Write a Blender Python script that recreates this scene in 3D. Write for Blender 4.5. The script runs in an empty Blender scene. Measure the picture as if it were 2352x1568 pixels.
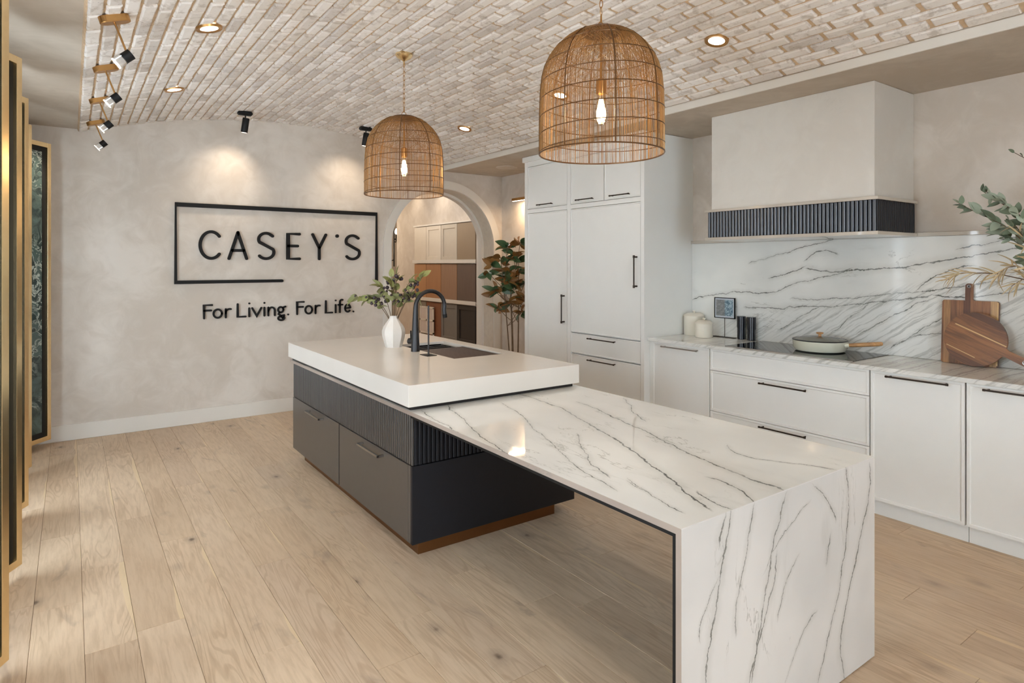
import bpy, bmesh, math, random
import numpy as np
from mathutils import Vector, Matrix

random.seed(7)
S = bpy.context.scene
C = S.collection
PI = math.pi

# ------------------------------------------------------------------ camera
TH = 0.61792
cam = bpy.data.objects.new('camera', bpy.data.cameras.new('camera'))
C.objects.link(cam)
cam.location = (0, 0, 1.5)
cam.rotation_euler = (PI / 2, 0, -TH)
cam.data.sensor_width = 36
cam.data.lens = 36 * 1427.4 / 2352
cam.data.shift_x = 0
cam.data.shift_y = -178 / 2352
cam.data.clip_start = 0.02
S.camera = cam

# ------------------------------------------------------------------ world, light, exposure
S.view_settings.view_transform = 'Standard'
S.view_settings.look = 'None'
S.view_settings.gamma = 1
S.view_settings.use_curve_mapping = False
S.view_settings.exposure = 1.07
W = bpy.data.worlds.new('world')
S.world = W
W.use_nodes = True
W.node_tree.nodes['Background'].inputs[0].default_value = (0.77, 0.89, 1.0, 1)
W.node_tree.nodes['Background'].inputs[1].default_value = 7.6


def light(name, kind, loc, energy, color, rot=(0, 0, 0), size=0.1, size_y=None, spot=None, blend=0.6, parent=None):
    d = bpy.data.lights.new(name, kind)
    d.energy = energy
    d.color = color
    if kind == 'AREA':
        d.shape = 'RECTANGLE' if size_y else 'DISK'
        d.size = size
        if size_y:
            d.size_y = size_y
    else:
        d.shadow_soft_size = size
    if kind == 'SPOT':
        d.spot_size = spot
        d.spot_blend = blend
    o = bpy.data.objects.new(name, d)
    C.objects.link(o)
    o.location = loc
    o.rotation_euler = rot
    if parent:
        o.parent = parent
    return o


DAY = (0.86, 0.94, 1.0)
WARM = (1.0, 0.84, 0.65)
SOFT = (1.0, 0.96, 0.92)
# daylight through the glazed shop front behind the camera
S.cycles.diffuse_bounces = 8


def aim(o, target):
    d = Vector(target) - Vector(o.location)
    o.rotation_euler = d.to_track_quat('-Z', 'Y').to_euler()


# ------------------------------------------------------------------ geometry helpers
ORG = {}


class MB:
    """collects shapes in world (or local) coordinates"""

    def __init__(s):
        s.v, s.f, s.m, s.sm = [], [], [], []

    def add(s, vs, fs, mi=0, smooth=False):
        b = len(s.v)
        s.v += [tuple(v) for v in vs]
        for f in fs:
            s.f.append(tuple(i + b for i in f))
            s.m.append(mi)
            s.sm.append(smooth)
        return s

    def box(s, x0, x1, y0, y1, z0, z1, bev=0.0, mi=0):
        x0, x1 = min(x0, x1), max(x0, x1)
        y0, y1 = min(y0, y1), max(y0, y1)
        z0, z1 = min(z0, z1), max(z0, z1)
        if bev <= 0:
            vs = [(x, y, z) for x in (x0, x1) for y in (y0, y1) for z in (z0, z1)]
            return s.add(vs, [(0, 1, 3, 2), (4, 6, 7, 5), (0, 4, 5, 1), (2, 3, 7, 6), (0, 2, 6, 4), (1, 5, 7, 3)], mi)
        bm = bmesh.new()
        bmesh.ops.create_cube(bm, size=1)
        for v in bm.verts:
            v.co = Vector(((x0 + x1) / 2 + v.co.x * (x1 - x0), (y0 + y1) / 2 + v.co.y * (y1 - y0), (z0 + z1) / 2 + v.co.z * (z1 - z0)))
        bmesh.ops.bevel(bm, geom=bm.edges[:], offset=min(bev, 0.45 * min(x1 - x0, y1 - y0, z1 - z0)), segments=1, profile=0.5, affect='EDGES')
        s.bm(bm, mi)
        return s

    def bm(s, bm, mi=0, smooth=False):
        bm.verts.index_update()
        s.add([v.co[:] for v in bm.verts], [[v.index for v in f.verts] for f in bm.faces], mi, smooth)
        bm.free()
        return s

    def tube(s, pts, r, n=8, cap=True, mi=0, smooth=True, closed=False):
        pts = [Vector(p) for p in pts]
        rs = r if isinstance(r, (list, tuple)) else [r] * len(pts)
        ref = None
        vs, k = [], len(pts)
        for i, p in enumerate(pts):
            if closed:
                t = pts[(i + 1) % k] - pts[i - 1]
            else:
                t = pts[min(i + 1, k - 1)] - pts[max(i - 1, 0)]
            t.normalize()
            if ref is None:
                ref = t.orthogonal().normalized()
            else:
                ref = (ref - t * ref.dot(t))
                ref = ref.normalized() if ref.length > 1e-6 else t.orthogonal().normalized()
            b = t.cross(ref)
            for j in range(n):
                a = 2 * PI * j / n
                vs.append(p + (ref * math.cos(a) + b * math.sin(a)) * rs[i])
        fs = []
        for i in range(k if closed else k - 1):
            i2 = (i + 1) % k
            for j in range(n):
                j2 = (j + 1) % n
                fs.append((i * n + j, i * n + j2, i2 * n + j2, i2 * n + j))
        s.add(vs, fs, mi, smooth)
        if cap and not closed:
            s.add(vs[:n], [tuple(range(n))[::-1]], mi)
            s.add(vs[-n:], [tuple(range(n))], mi)
        return s

    def cyl(s, x, y, z0, z1, r, n=32, mi=0, r2=None):
        return s.tube([(x, y, z0), (x, y, z1)], [r, r if r2 is None else r2], n, True, mi)

    def lathe(s, x, y, prof, n=40, mi=0, cap_top=True, cap_bot=True, facet=False, rot=0.0):
        vs, fs = [], []
        for r, z in prof:
            for j in range(n):
                a = 2 * PI * j / n + rot
                vs.append((x + r * math.cos(a), y + r * math.sin(a), z))
        k = len(prof)
        for i in range(k - 1):
            for j in range(n):
                j2 = (j + 1) % n
                fs.append((i * n + j, i * n + j2, (i + 1) * n + j2, (i + 1) * n + j))
        if cap_bot:
            fs.append(tuple(range(n))[::-1])
        if cap_top:
            fs.append(tuple((k - 1) * n + j for j in range(n)))
        return s.add(vs, fs, mi, not facet)

    def grid(s, P, mi=0, smooth=True):
        nu, nv = len(P), len(P[0])
        vs = [p for row in P for p in row]
        fs = [(i * nv + j, (i + 1) * nv + j, (i + 1) * nv + j + 1, i * nv + j + 1) for i in range(nu - 1) for j in range(nv - 1)]
        return s.add(vs, fs, mi, smooth)

    def xf(s, M):
        s.v = [tuple(M @ Vector(v)) for v in s.v]
        return s

    def mesh(s, name, mats, org=(0, 0, 0), angle=35):
        me = bpy.data.meshes.new(name)
        o = Vector(org)
        me.from_pydata([(v[0] - o.x, v[1] - o.y, v[2] - o.z) for v in s.v], [], s.f)
        for m in (mats if isinstance(mats, (list, tuple)) else [mats]):
            me.materials.append(m)
        me.polygons.foreach_set('material_index', s.m)
        me.polygons.foreach_set('use_smooth', s.sm)
        me.update()
        if any(s.sm):
            try:
                me.set_sharp_from_angle(angle=math.radians(angle))
            except Exception:
                pass
        return me

    def build(s, name, mats, parent=None, org=None, local=False, loc=None):
        """parent given: vertices are world coordinates unless local"""
        if local:
            og = (0, 0, 0)
        elif org is not None:
            og = org
        elif parent is not None:
            og = ORG[parent.name]
        else:
            og = (0, 0, 0)
        o = bpy.data.objects.new(name, s.mesh(name, mats, og))
        C.objects.link(o)
        ORG[o.name] = Vector(og)
        if parent is not None:
            o.parent = parent
            if org is not None and not local:
                o.location = Vector(org) - ORG[parent.name]
        elif not local:
            o.location = og
        if loc is not None:
            o.location = loc
        return o


def thing(name, label, cat, loc=(0, 0, 0), rot=(0, 0, 0), group=None):
    o = bpy.data.objects.new(name, None)
    C.objects.link(o)
    o.location = loc
    o.rotation_euler = rot
    o.empty_display_size = 0.05
    ORG[o.name] = Vector(loc)
    o['label'] = label
    o['category'] = cat
    if group:
        o['group'] = group
    return o


def struct(o):
    o['kind'] = 'structure'
    return o


def copy_tree(o, parent=None):
    c = o.copy()
    C.objects.link(c)
    c.parent = parent
    for ch in list(o.children):
        copy_tree(ch, c)
    return c


# ------------------------------------------------------------------ materials
def new_mat(name):
    m = bpy.data.materials.new(name)
    m.use_nodes = True
    nt = m.node_tree
    b = nt.nodes['Principled BSDF']
    return m, nt, b


def N(nt, t, **kw):
    n = nt.nodes.new(t)
    for k, v in kw.items():
        if k.startswith('i_'):
            n.inputs[int(k[2:])].default_value = v
        else:
            setattr(n, k, v)
    return n


def mth(nt, op, a, b=None, c=None, clamp=False):
    n = nt.nodes.new('ShaderNodeMath')
    n.operation = op
    n.use_clamp = clamp
    for i, x in enumerate((a, b, c)):
        if x is None:
            continue
        if isinstance(x, (int, float)):
            n.inputs[i].default_value = x
        else:
            nt.links.new(x, n.inputs[i])
    return n.outputs[0]


def mrange(nt, v, a, b, c=0.0, d=1.0, smooth=True):
    n = nt.nodes.new('ShaderNodeMapRange')
    n.interpolation_type = 'SMOOTHSTEP' if smooth else 'LINEAR'
    nt.links.new(v, n.inputs[0])
    for i, x in enumerate((a, b, c, d)):
        if isinstance(x, (int, float)):
            n.inputs[i + 1].default_value = x
        else:
            nt.links.new(x, n.inputs[i + 1])
    return n.outputs[0]


def mixc(nt, f, a, b, mode='MIX'):
    n = nt.nodes.new('ShaderNodeMix')
    n.data_type = 'RGBA'
    n.blend_type = mode
    if isinstance(f, (int, float)):
        n.inputs[0].default_value = f
    else:
        nt.links.new(f, n.inputs[0])
    for i, x in ((6, a), (7, b)):
        if isinstance(x, (tuple, list)):
            n.inputs[i].default_value = (*x[:3], 1)
        else:
            nt.links.new(x, n.inputs[i])
    return n.outputs[2]


def noise(nt, vec, scale, detail=3, rough=0.5, dist=0.0, dim='3D'):
    n = N(nt, 'ShaderNodeTexNoise')
    n.inputs['Scale'].default_value = scale
    n.inputs['Detail'].default_value = detail
    n.inputs['Roughness'].default_value = rough
    n.inputs['Distortion'].default_value = dist
    nt.links.new(vec, n.inputs['Vector'])
    return n


def mapping(nt, vec, scale=(1, 1, 1), rot=(0, 0, 0), loc=(0, 0, 0)):
    n = N(nt, 'ShaderNodeMapping')
    n.inputs['Scale'].default_value = scale
    n.inputs['Rotation'].default_value = rot
    n.inputs['Location'].default_value = loc
    nt.links.new(vec, n.inputs['Vector'])
    return n.outputs[0]


def pos(nt):
    return N(nt, 'ShaderNodeNewGeometry').outputs['Position']


def objco(nt):
    return N(nt, 'ShaderNodeTexCoord').outputs['Object']


def bump(nt, b, h, strength=0.3, dist=0.01):
    n = N(nt, 'ShaderNodeBump')
    n.inputs['Strength'].default_value = strength
    n.inputs['Distance'].default_value = dist
    nt.links.new(h, n.inputs['Height'])
    nt.links.new(n.outputs[0], b.inputs['Normal'])


def plain(name, col, rough=0.5, metal=0.0, spec=0.5, nz=0.03, nscale=8.0, emit=None, estr=0.0, coat=0.0, bmp=0.0):
    m, nt, b = new_mat(name)
    if nz > 0:
        n = noise(nt, pos(nt), nscale, 3)
        v = mrange(nt, n.outputs[0], 0.3, 0.7, 1 - nz, 1 + nz, False)
        cm = N(nt, 'ShaderNodeVectorMath', operation='SCALE')
        cm.inputs[0].default_value = col
        nt.links.new(v, cm.inputs['Scale'])
        nt.links.new(cm.outputs[0], b.inputs['Base Color'])
        if bmp:
            bump(nt, b, n.outputs[0], bmp, 0.002)
    else:
        b.inputs['Base Color'].default_value = (*col, 1)
    b.inputs['Roughness'].default_value = rough
    b.inputs['Metallic'].default_value = metal
    b.inputs['Specular IOR Level'].default_value = spec
    b.inputs['Coat Weight'].default_value = coat
    if emit:
        b.inputs['Emission Color'].default_value = (*emit, 1)
        b.inputs['Emission Strength'].default_value = estr
    return m


def srgb(r, g, b):
    return tuple(((c / 255) / 12.92 if c / 255 <= 0.04045 else ((c / 255 + 0.055) / 1.055) ** 2.4) for c in (r, g, b))


def plaster(name, col, col2, mott=1.0, rough=0.85):
    m, nt, b = new_mat(name)
    p = pos(nt)
    n1 = noise(nt, p, 1.3, 4, 0.55, 0.6)
    n2 = noise(nt, p, 5.0, 5, 0.6, 1.2)
    f = mth(nt, 'ADD', mth(nt, 'MULTIPLY', n1.outputs[0], 0.6), mth(nt, 'MULTIPLY', n2.outputs[0], 0.4))
    f = mrange(nt, f, 0.36, 0.62)
    c = mixc(nt, mth(nt, 'MULTIPLY', f, mott), col, col2)
    nt.links.new(c, b.inputs['Base Color'])
    b.inputs['Roughness'].default_value = rough
    # sparse trowel ridges
    n3 = noise(nt, p, 7.0, 6, 0.65, 2.0)
    r = mth(nt, 'ABSOLUTE', mth(nt, 'SUBTRACT', n3.outputs[0], 0.5))
    r = mrange(nt, r, 0.0, 0.012, 1.0, 0.0)
    n4 = noise(nt, p, 3.2, 2)
    r = mth(nt, 'MULTIPLY', r, mrange(nt, n4.outputs[0], 0.55, 0.68))
    h = mth(nt, 'ADD', r, mth(nt, 'MULTIPLY', n2.outputs[0], 0.8))
    bump(nt, b, h, 0.35, 0.006)
    return m


M_plaster = plaster('limewash_plaster', srgb(214, 205, 194), srgb(198, 187, 174))
M_plaster2 = plaster('smooth_plaster', srgb(205, 197, 186), srgb(192, 183, 171), 0.8)
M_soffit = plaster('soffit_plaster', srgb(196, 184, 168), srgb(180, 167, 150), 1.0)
M_hood = plaster('hood_plaster', srgb(218, 214, 206), srgb(207, 201, 192), 0.7)
M_white = plain('white_trim_paint', srgb(216, 210, 200), 0.5, nz=0.01)
M_cab = plain('cabinet_paint', srgb(234, 235, 232), 0.42, nz=0.008)
M_slab = plain('white_quartz', srgb(224, 219, 211), 0.20, nz=0.02, nscale=3)
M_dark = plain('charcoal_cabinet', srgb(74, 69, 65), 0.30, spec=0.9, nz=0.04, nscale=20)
M_hoodslat = plain('slate_slat', srgb(84, 90, 98), 0.32, spec=0.9, nz=0.04, nscale=30)  # lighter copy for the hood's lit front; its side slats use the shaded one
M_shadeside = plain('shaded_side_black', srgb(26, 26, 31), 0.5, spec=0.35, nz=0.03, nscale=20)  # shade put into the colour: dark copy for island end and hood side
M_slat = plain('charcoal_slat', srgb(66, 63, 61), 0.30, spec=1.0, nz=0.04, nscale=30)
M_black = plain('matte_black', srgb(20, 20, 21), 0.55, spec=0.3, nz=0.02)
M_blackgloss = plain('gloss_black', srgb(16, 17, 22), 0.12, nz=0.0)
M_sign = plain('sign_black', srgb(22, 21, 21), 0.6, spec=0.25, nz=0.02)
M_brass = plain('brushed_brass', srgb(240, 214, 166), 0.26, 1.0, nz=0.04, nscale=40)
M_brassd = plain('antique_brass', srgb(186, 142, 88), 0.33, 1.0, nz=0.06, nscale=30)
M_copper = plain('bronze_plinth', srgb(128, 88, 54), 0.38, 0.8, nz=0.03)
M_bronze = plain('dark_bronze', srgb(52, 42, 34), 0.38, 0.7, nz=0.02)
M_steel = plain('brushed_steel', srgb(170, 168, 165), 0.28, 1.0, nz=0.03, nscale=60)
M_gun = plain('gunmetal', srgb(62, 61, 62), 0.38, 0.8, nz=0.02)
M_lampw = plain('lamp_glow_warm', (1, 1, 1), 0.5, nz=0, emit=(1.0, 0.83, 0.62), estr=9)
M_bulb = plain('filament_glow', (1, 1, 1), 0.5, nz=0, emit=(1.0, 0.72, 0.38), estr=30)
M_cream = plain('cream_ceramic', srgb(226, 220, 205), 0.35, nz=0.01)
M_pan = plain('sage_cream_enamel', srgb(214, 213, 194), 0.25, nz=0.0)
M_vase = plain('white_stoneware', srgb(222, 216, 208), 0.55, nz=0.02, nscale=30)
M_shade = plain('bronze_wire', srgb(158, 120, 74), 0.4, 0.35, nz=0.2, nscale=50)
M_rib = plain('bronze_rod', srgb(104, 72, 40), 0.4, 0.6, nz=0.05)
M_mill = plain('black_lacquer', srgb(30, 31, 38), 0.18, nz=0.0)
M_hobglass = plain('hob_glass', srgb(12, 12, 14), 0.05, nz=0.0)



def glass(name, col=(1, 1, 1), mixf=0.12, rough=0.03):
    m, nt, b = new_mat(name)
    nt.nodes.remove(b)
    out = nt.nodes['Material Output']
    t = N(nt, 'ShaderNodeBsdfTransparent')
    t.inputs[0].default_value = (*col, 1)
    g = N(nt, 'ShaderNodeBsdfGlossy')
    g.inputs['Roughness'].default_value = rough
    mx = N(nt, 'ShaderNodeMixShader')
    fr = N(nt, 'ShaderNodeFresnel')
    fr.inputs[0].default_value = 1.45
    f = mth(nt, 'ADD', fr.outputs[0], mixf, clamp=True)
    nt.links.new(f, mx.inputs[0])
    nt.links.new(t.outputs[0], mx.inputs[1])
    nt.links.new(g.outputs[0], mx.inputs[2])
    nt.links.new(mx.outputs[0], out.inputs[0])
    return m


M_glass = glass('clear_glass')
M_bulbglass = glass('amber_bulb_glass', (1.0, 0.93, 0.8), 0.05)


# --- oak planks: object coordinates, so every plank has its own figure
def oak_planks():
    m, nt, b = new_mat('pale_oak')
    oi = N(nt, 'ShaderNodeObjectInfo')
    rnd = oi.outputs['Random']
    off = N(nt, 'ShaderNodeCombineXYZ')
    nt.links.new(mth(nt, 'MULTIPLY', rnd, 37.0), off.inputs[0])
    nt.links.new(mth(nt, 'MULTIPLY', rnd, 91.0), off.inputs[1])
    nt.links.new(mth(nt, 'MULTIPLY', rnd, 53.0), off.inputs[2])
    add = N(nt, 'ShaderNodeVectorMath', operation='ADD')
    nt.links.new(objco(nt), add.inputs[0])
    nt.links.new(off.outputs[0], add.inputs[1])
    p = add.outputs[0]
    st = mapping(nt, p, (1, 0.10, 1))
    g1 = noise(nt, st, 55, 4, 0.6, 0.3)                    # fine grain
    g0 = noise(nt, mapping(nt, p, (1, 0.085, 1)), 6.5, 3, 0.5, 0.6)   # cathedral field
    rings = mth(nt, 'SINE', mth(nt, 'MULTIPLY', g0.outputs[0], 120.0))
    rings = mrange(nt, rings, 0.1, 1.0)
    g2 = noise(nt, mapping(nt, p, (1, 0.35, 1)), 4.0, 3, 0.5)
    ringmask = mth(nt, 'MULTIPLY', rings, mrange(nt, g2.outputs[0], 0.42, 0.6))
    base = mixc(nt, mrange(nt, rnd, 0, 1, 0, 1, False), srgb(216, 192, 163), srgb(200, 175, 146))
    h2 = mth(nt, 'FRACT', mth(nt, 'MULTIPLY', rnd, 7.31))
    base = mixc(nt, mrange(nt, h2, 0.5, 1.0, 0.0, 0.55), base, srgb(197, 174, 150))
    c = mixc(nt, mth(nt, 'MULTIPLY', ringmask, 0.34), base, srgb(160, 130, 100))
    c = mixc(nt, mrange(nt, g1.outputs[0], 0.35, 0.75, 0.0, 0.36), c, srgb(158, 128, 98))
    # greyish mineral clouds
    g3 = noise(nt, mapping(nt, p, (1, 0.4, 1)), 6.0, 4, 0.6, 0.8)
    c = mixc(nt, mrange(nt, g3.outputs[0], 0.60, 0.76, 0.0, 0.5), c, srgb(140, 122, 106))
    # knots
    vo = N(nt, 'ShaderNodeTexVoronoi')
    vo.inputs['Scale'].default_value = 4.6
    nt.links.new(mapping(nt, p, (1.0, 0.62, 1)), vo.inputs['Vector'])
    wn = noise(nt, p, 40, 2)
    dd = mth(nt, 'ADD', vo.outputs['Distance'], mth(nt, 'MULTIPLY', mth(nt, 'SUBTRACT', wn.outputs[0], 0.5), 0.06))
    sel = mrange(nt, N_sep(nt, vo.outputs['Color'], 0), 0.38, 0.40)
    kn = mth(nt, 'MULTIPLY', mrange(nt, dd, 0.015, 0.085, 1.0, 0.0), sel)
    halo = mth(nt, 'MULTIPLY', mrange(nt, dd, 0.04, 0.24, 1.0, 0.0), sel)
    c = mixc(nt, mth(nt, 'MULTIPLY', halo, 0.45), c, srgb(138, 118, 100))
    c = mixc(nt, mth(nt, 'MULTIPLY', kn, 0.8), c, srgb(78, 62, 50))
    # pale sapwood along one edge
    sx = N_sep(nt, objco(nt), 0)
    sw = noise(nt, mapping(nt, p, (0.2, 1, 1)), 1.1, 2)
    edge = mth(nt, 'ADD', sx, mth(nt, 'MULTIPLY', mth(nt, 'SUBTRACT', sw.outputs[0], 0.60), 0.16))
    sap = mrange(nt, edge, 0.078, 0.081)
    c = mixc(nt, mth(nt, 'MULTIPLY', sap, 0.75), c, srgb(222, 198, 160))
    nt.links.new(c, b.inputs['Base Color'])
    b.inputs['Roughness'].default_value = 0.46
    b.inputs['Specular IOR Level'].default_value = 0.35
    bump(nt, b, g1.outputs[0], 0.12, 0.002)
    return m


def N_sep(nt, v, i):
    s = N(nt, 'ShaderNodeSeparateXYZ')
    nt.links.new(v, s.inputs[0])
    return s.outputs[i]


M_oak = oak_planks()
M_subfloor = plain('plank_joint', srgb(112, 86, 62), 0.8, nz=0.05)
M_hallfloor = plain('hall_oak', srgb(186, 158, 128), 0.5, nz=0.05)


def brick_mat():
    m, nt, b = new_mat('whitewashed_brick')
    g = N(nt, 'ShaderNodeNewGeometry')
    oi = N(nt, 'ShaderNodeObjectInfo')
    r = mth(nt, 'FRACT', mth(nt, 'ADD', mth(nt, 'MULTIPLY', g.outputs['Random Per Island'], 3.7), mth(nt, 'MULTIPLY', oi.outputs['Random'], 5.3)))
    r2 = mth(nt, 'FRACT', mth(nt, 'MULTIPLY', r, 13.7))
    p = g.outputs['Position']
    n1 = noise(nt, p, 16, 4, 0.6, 0.4)
    n2 = noise(nt, p, 70, 3, 0.6)
    base = mixc(nt, r, srgb(238, 233, 227), srgb(222, 214, 204))
    base = mixc(nt, mrange(nt, r2, 0.6, 1.0, 0.0, 0.45), base, srgb(176, 166, 158))
    c = mixc(nt, mrange(nt, n1.outputs[0], 0.50, 0.68, 0.0, 0.55), base, srgb(172, 158, 143))
    spot = mth(nt, 'MULTIPLY', mrange(nt, n2.outputs[0], 0.62, 0.72), mrange(nt, r2, 0.4, 0.95, 0.15, 0.9))
    c = mixc(nt, spot, c, srgb(138, 128, 120))
    nt.links.new(c, b.inputs['Base Color'])
    b.inputs['Roughness'].default_value = 0.9
    h = mth(nt, 'ADD', n1.outputs[0], mth(nt, 'MULTIPLY', n2.outputs[0], 0.5))
    bump(nt, b, h, 0.4, 0.005)
    return m


M_brick = brick_mat()
M_mortar = plain('sandy_mortar', srgb(204, 178, 146), 0.95, nz=0.12, nscale=30, bmp=0.8)
M_stone_jamb = plain('painted_stone_reveal', srgb(204, 194, 178), 0.8, nz=0.05, nscale=18, bmp=0.7)


# --- quartzite with hand placed veins (polylines on the slab, in the slab plane)
TOPV = [
    [(2.084, 2.83), (2.017, 2.38), (1.969, 2.142), (1.869, 1.862), (1.757, 1.603), (1.64, 1.361), (1.57, 1.178)],
    [(2.21, 2.521), (2.17, 2.293), (2.074, 1.981), (2.043, 1.827), (1.956, 1.533), (1.934, 1.409), (1.898, 1.198), (1.896, 1.136)],
    [(1.8, 1.351), (1.804, 1.265), (1.757, 1.192), (1.714, 1.125)],
    [(2.173, 1.554), (2.123, 1.44), (2.096, 1.349), (2.177, 1.261), (2.215, 1.209), (2.223, 1.139)],
    [(1.61, 2.834), (1.499, 2.475), (1.425, 2.201), (1.382, 1.947)],
    [(1.449, 2.806), (1.395, 2.579), (1.389, 2.36), (1.375, 2.261)],
    [(1.867, 2.726), (1.793, 2.489), (1.704, 2.244), (1.621, 2.015), (1.517, 1.767), (1.452, 1.447)],
    [(1.799, 2.043), (1.682, 1.903), (1.586, 1.718), (1.513, 1.545)],
    [(2.467, 2.418), (2.302, 2.2), (2.188, 2.015)],
    [(1.546, 1.484), (1.509, 1.368), (1.472, 1.203)],
    [(1.565, 1.507), (1.501, 1.342)],
    [(1.663, 1.292), (1.619, 1.193), (1.618, 1.135)],
]
TOPW = [1.5, 1.2, 1.1, 1.0, 1.0, 0.8, 0.7, 0.9, 0.9, 0.6, 0.5, 0.8]
WFV = [
    [(1.611, 0.764), (1.584, 0.702), (1.569, 0.599), (1.547, 0.531), (1.517, 0.417), (1.488, 0.296), (1.46, 0.1)],
    [(1.584, 0.763), (1.561, 0.717), (1.55, 0.664)],
    [(1.723, 0.755), (1.71, 0.68), (1.678, 0.621), (1.646, 0.515), (1.63, 0.377)],
    [(1.897, 0.762), (1.874, 0.66), (1.838, 0.573), (1.782, 0.538), (1.773, 0.437), (1.748, 0.302), (1.71, 0.213)],
    [(1.847, 0.565), (1.847, 0.514), (1.795, 0.435), (1.752, 0.325), (1.702, 0.213)],
    [(2.278, 0.767), (2.318, 0.633), (2.289, 0.525), (2.223, 0.328), (2.179, 0.186), (2.096, 0.059)],
    [(2.455, 0.745), (2.443, 0.593), (2.406, 0.484), (2.289, 0.279), (2.267, 0.144), (2.278, -0.012)],
    [(2.075, 0.759), (2.158, 0.679), (2.217, 0.585)],
    [(2.19, 0.55), (2.153, 0.449)],
    [(2.085, 0.311), (1.986, 0.248), (1.892, 0.139)],
    [(2.045, 0.704), (1.883, 0.617), (1.782, 0.538)],
    [(1.554, 0.58), (1.496, 0.515), (1.467, 0.425)],
    [(1.967, 0.533), (1.892, 0.44), (1.856, 0.36)],
]
WFW = [1.0, 1.0, 0.8, 1.0, 1.0, 0.9, 1.1, 0.7, 0.8, 0.6, 0.4, 0.5, 0.6]
BSV = [
    [(2.794, 1.397), (2.634, 1.433), (2.505, 1.479)],
    [(2.505, 1.479), (2.404, 1.441), (2.222, 1.459), (2.101, 1.46), (1.966, 1.476), (1.883, 1.471), (1.691, 1.501), (1.529, 1.528), (1.377, 1.571), (1.1, 1.61)],
    [(2.731, 1.283), (2.598, 1.355), (2.471, 1.375), (2.253, 1.443), (2.161, 1.465)],
    [(3.518, 1.196), (3.243, 1.252), (3.017, 1.261), (2.807, 1.292), (2.731, 1.283)],
    [(3.003, 1.153), (2.781, 1.16), (2.586, 1.171), (2.36, 1.19), (2.101, 1.23), (2.033, 1.213), (1.883, 1.251), (1.658, 1.313)],
    [(2.61, 1.232), (2.253, 1.253), (1.957, 1.287), (1.742, 1.324), (1.641, 1.333), (1.544, 1.364), (1.305, 1.405)],
    [(2.505, 1.523), (2.437, 1.577), (2.36, 1.592), (2.253, 1.575)],
    [(1.658, 1.313), (1.529, 1.3), (1.414, 1.296), (1.305, 1.336), (1.1, 1.39)],
    [(2.963, 1.513), (2.707, 1.57), (2.471, 1.627), (2.274, 1.681)],
    [(1.742, 1.324), (1.691, 1.397), (1.56, 1.455), (1.436, 1.483)],
    [(1.529, 1.592), (1.2, 1.66)],
    [(1.91, 0.939), (1.742, 1.062), (1.617, 1.157)],
    [(2.707, 0.987), (2.528, 1.103), (2.382, 1.188)],
    [(2.306, 1.012), (2.052, 1.207)],
    [(2.121, 1.008), (1.883, 1.167), (1.674, 1.285)],
    [(1.865, 0.983), (1.759, 1.032), (1.608, 1.056)],
]
BSW = [0.9, 1.4, 0.8, 0.9, 1.1, 0.8, 1.2, 1.1, 0.6, 0.8, 0.8, 0.7, 0.7, 0.6, 0.7, 0.8]


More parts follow.
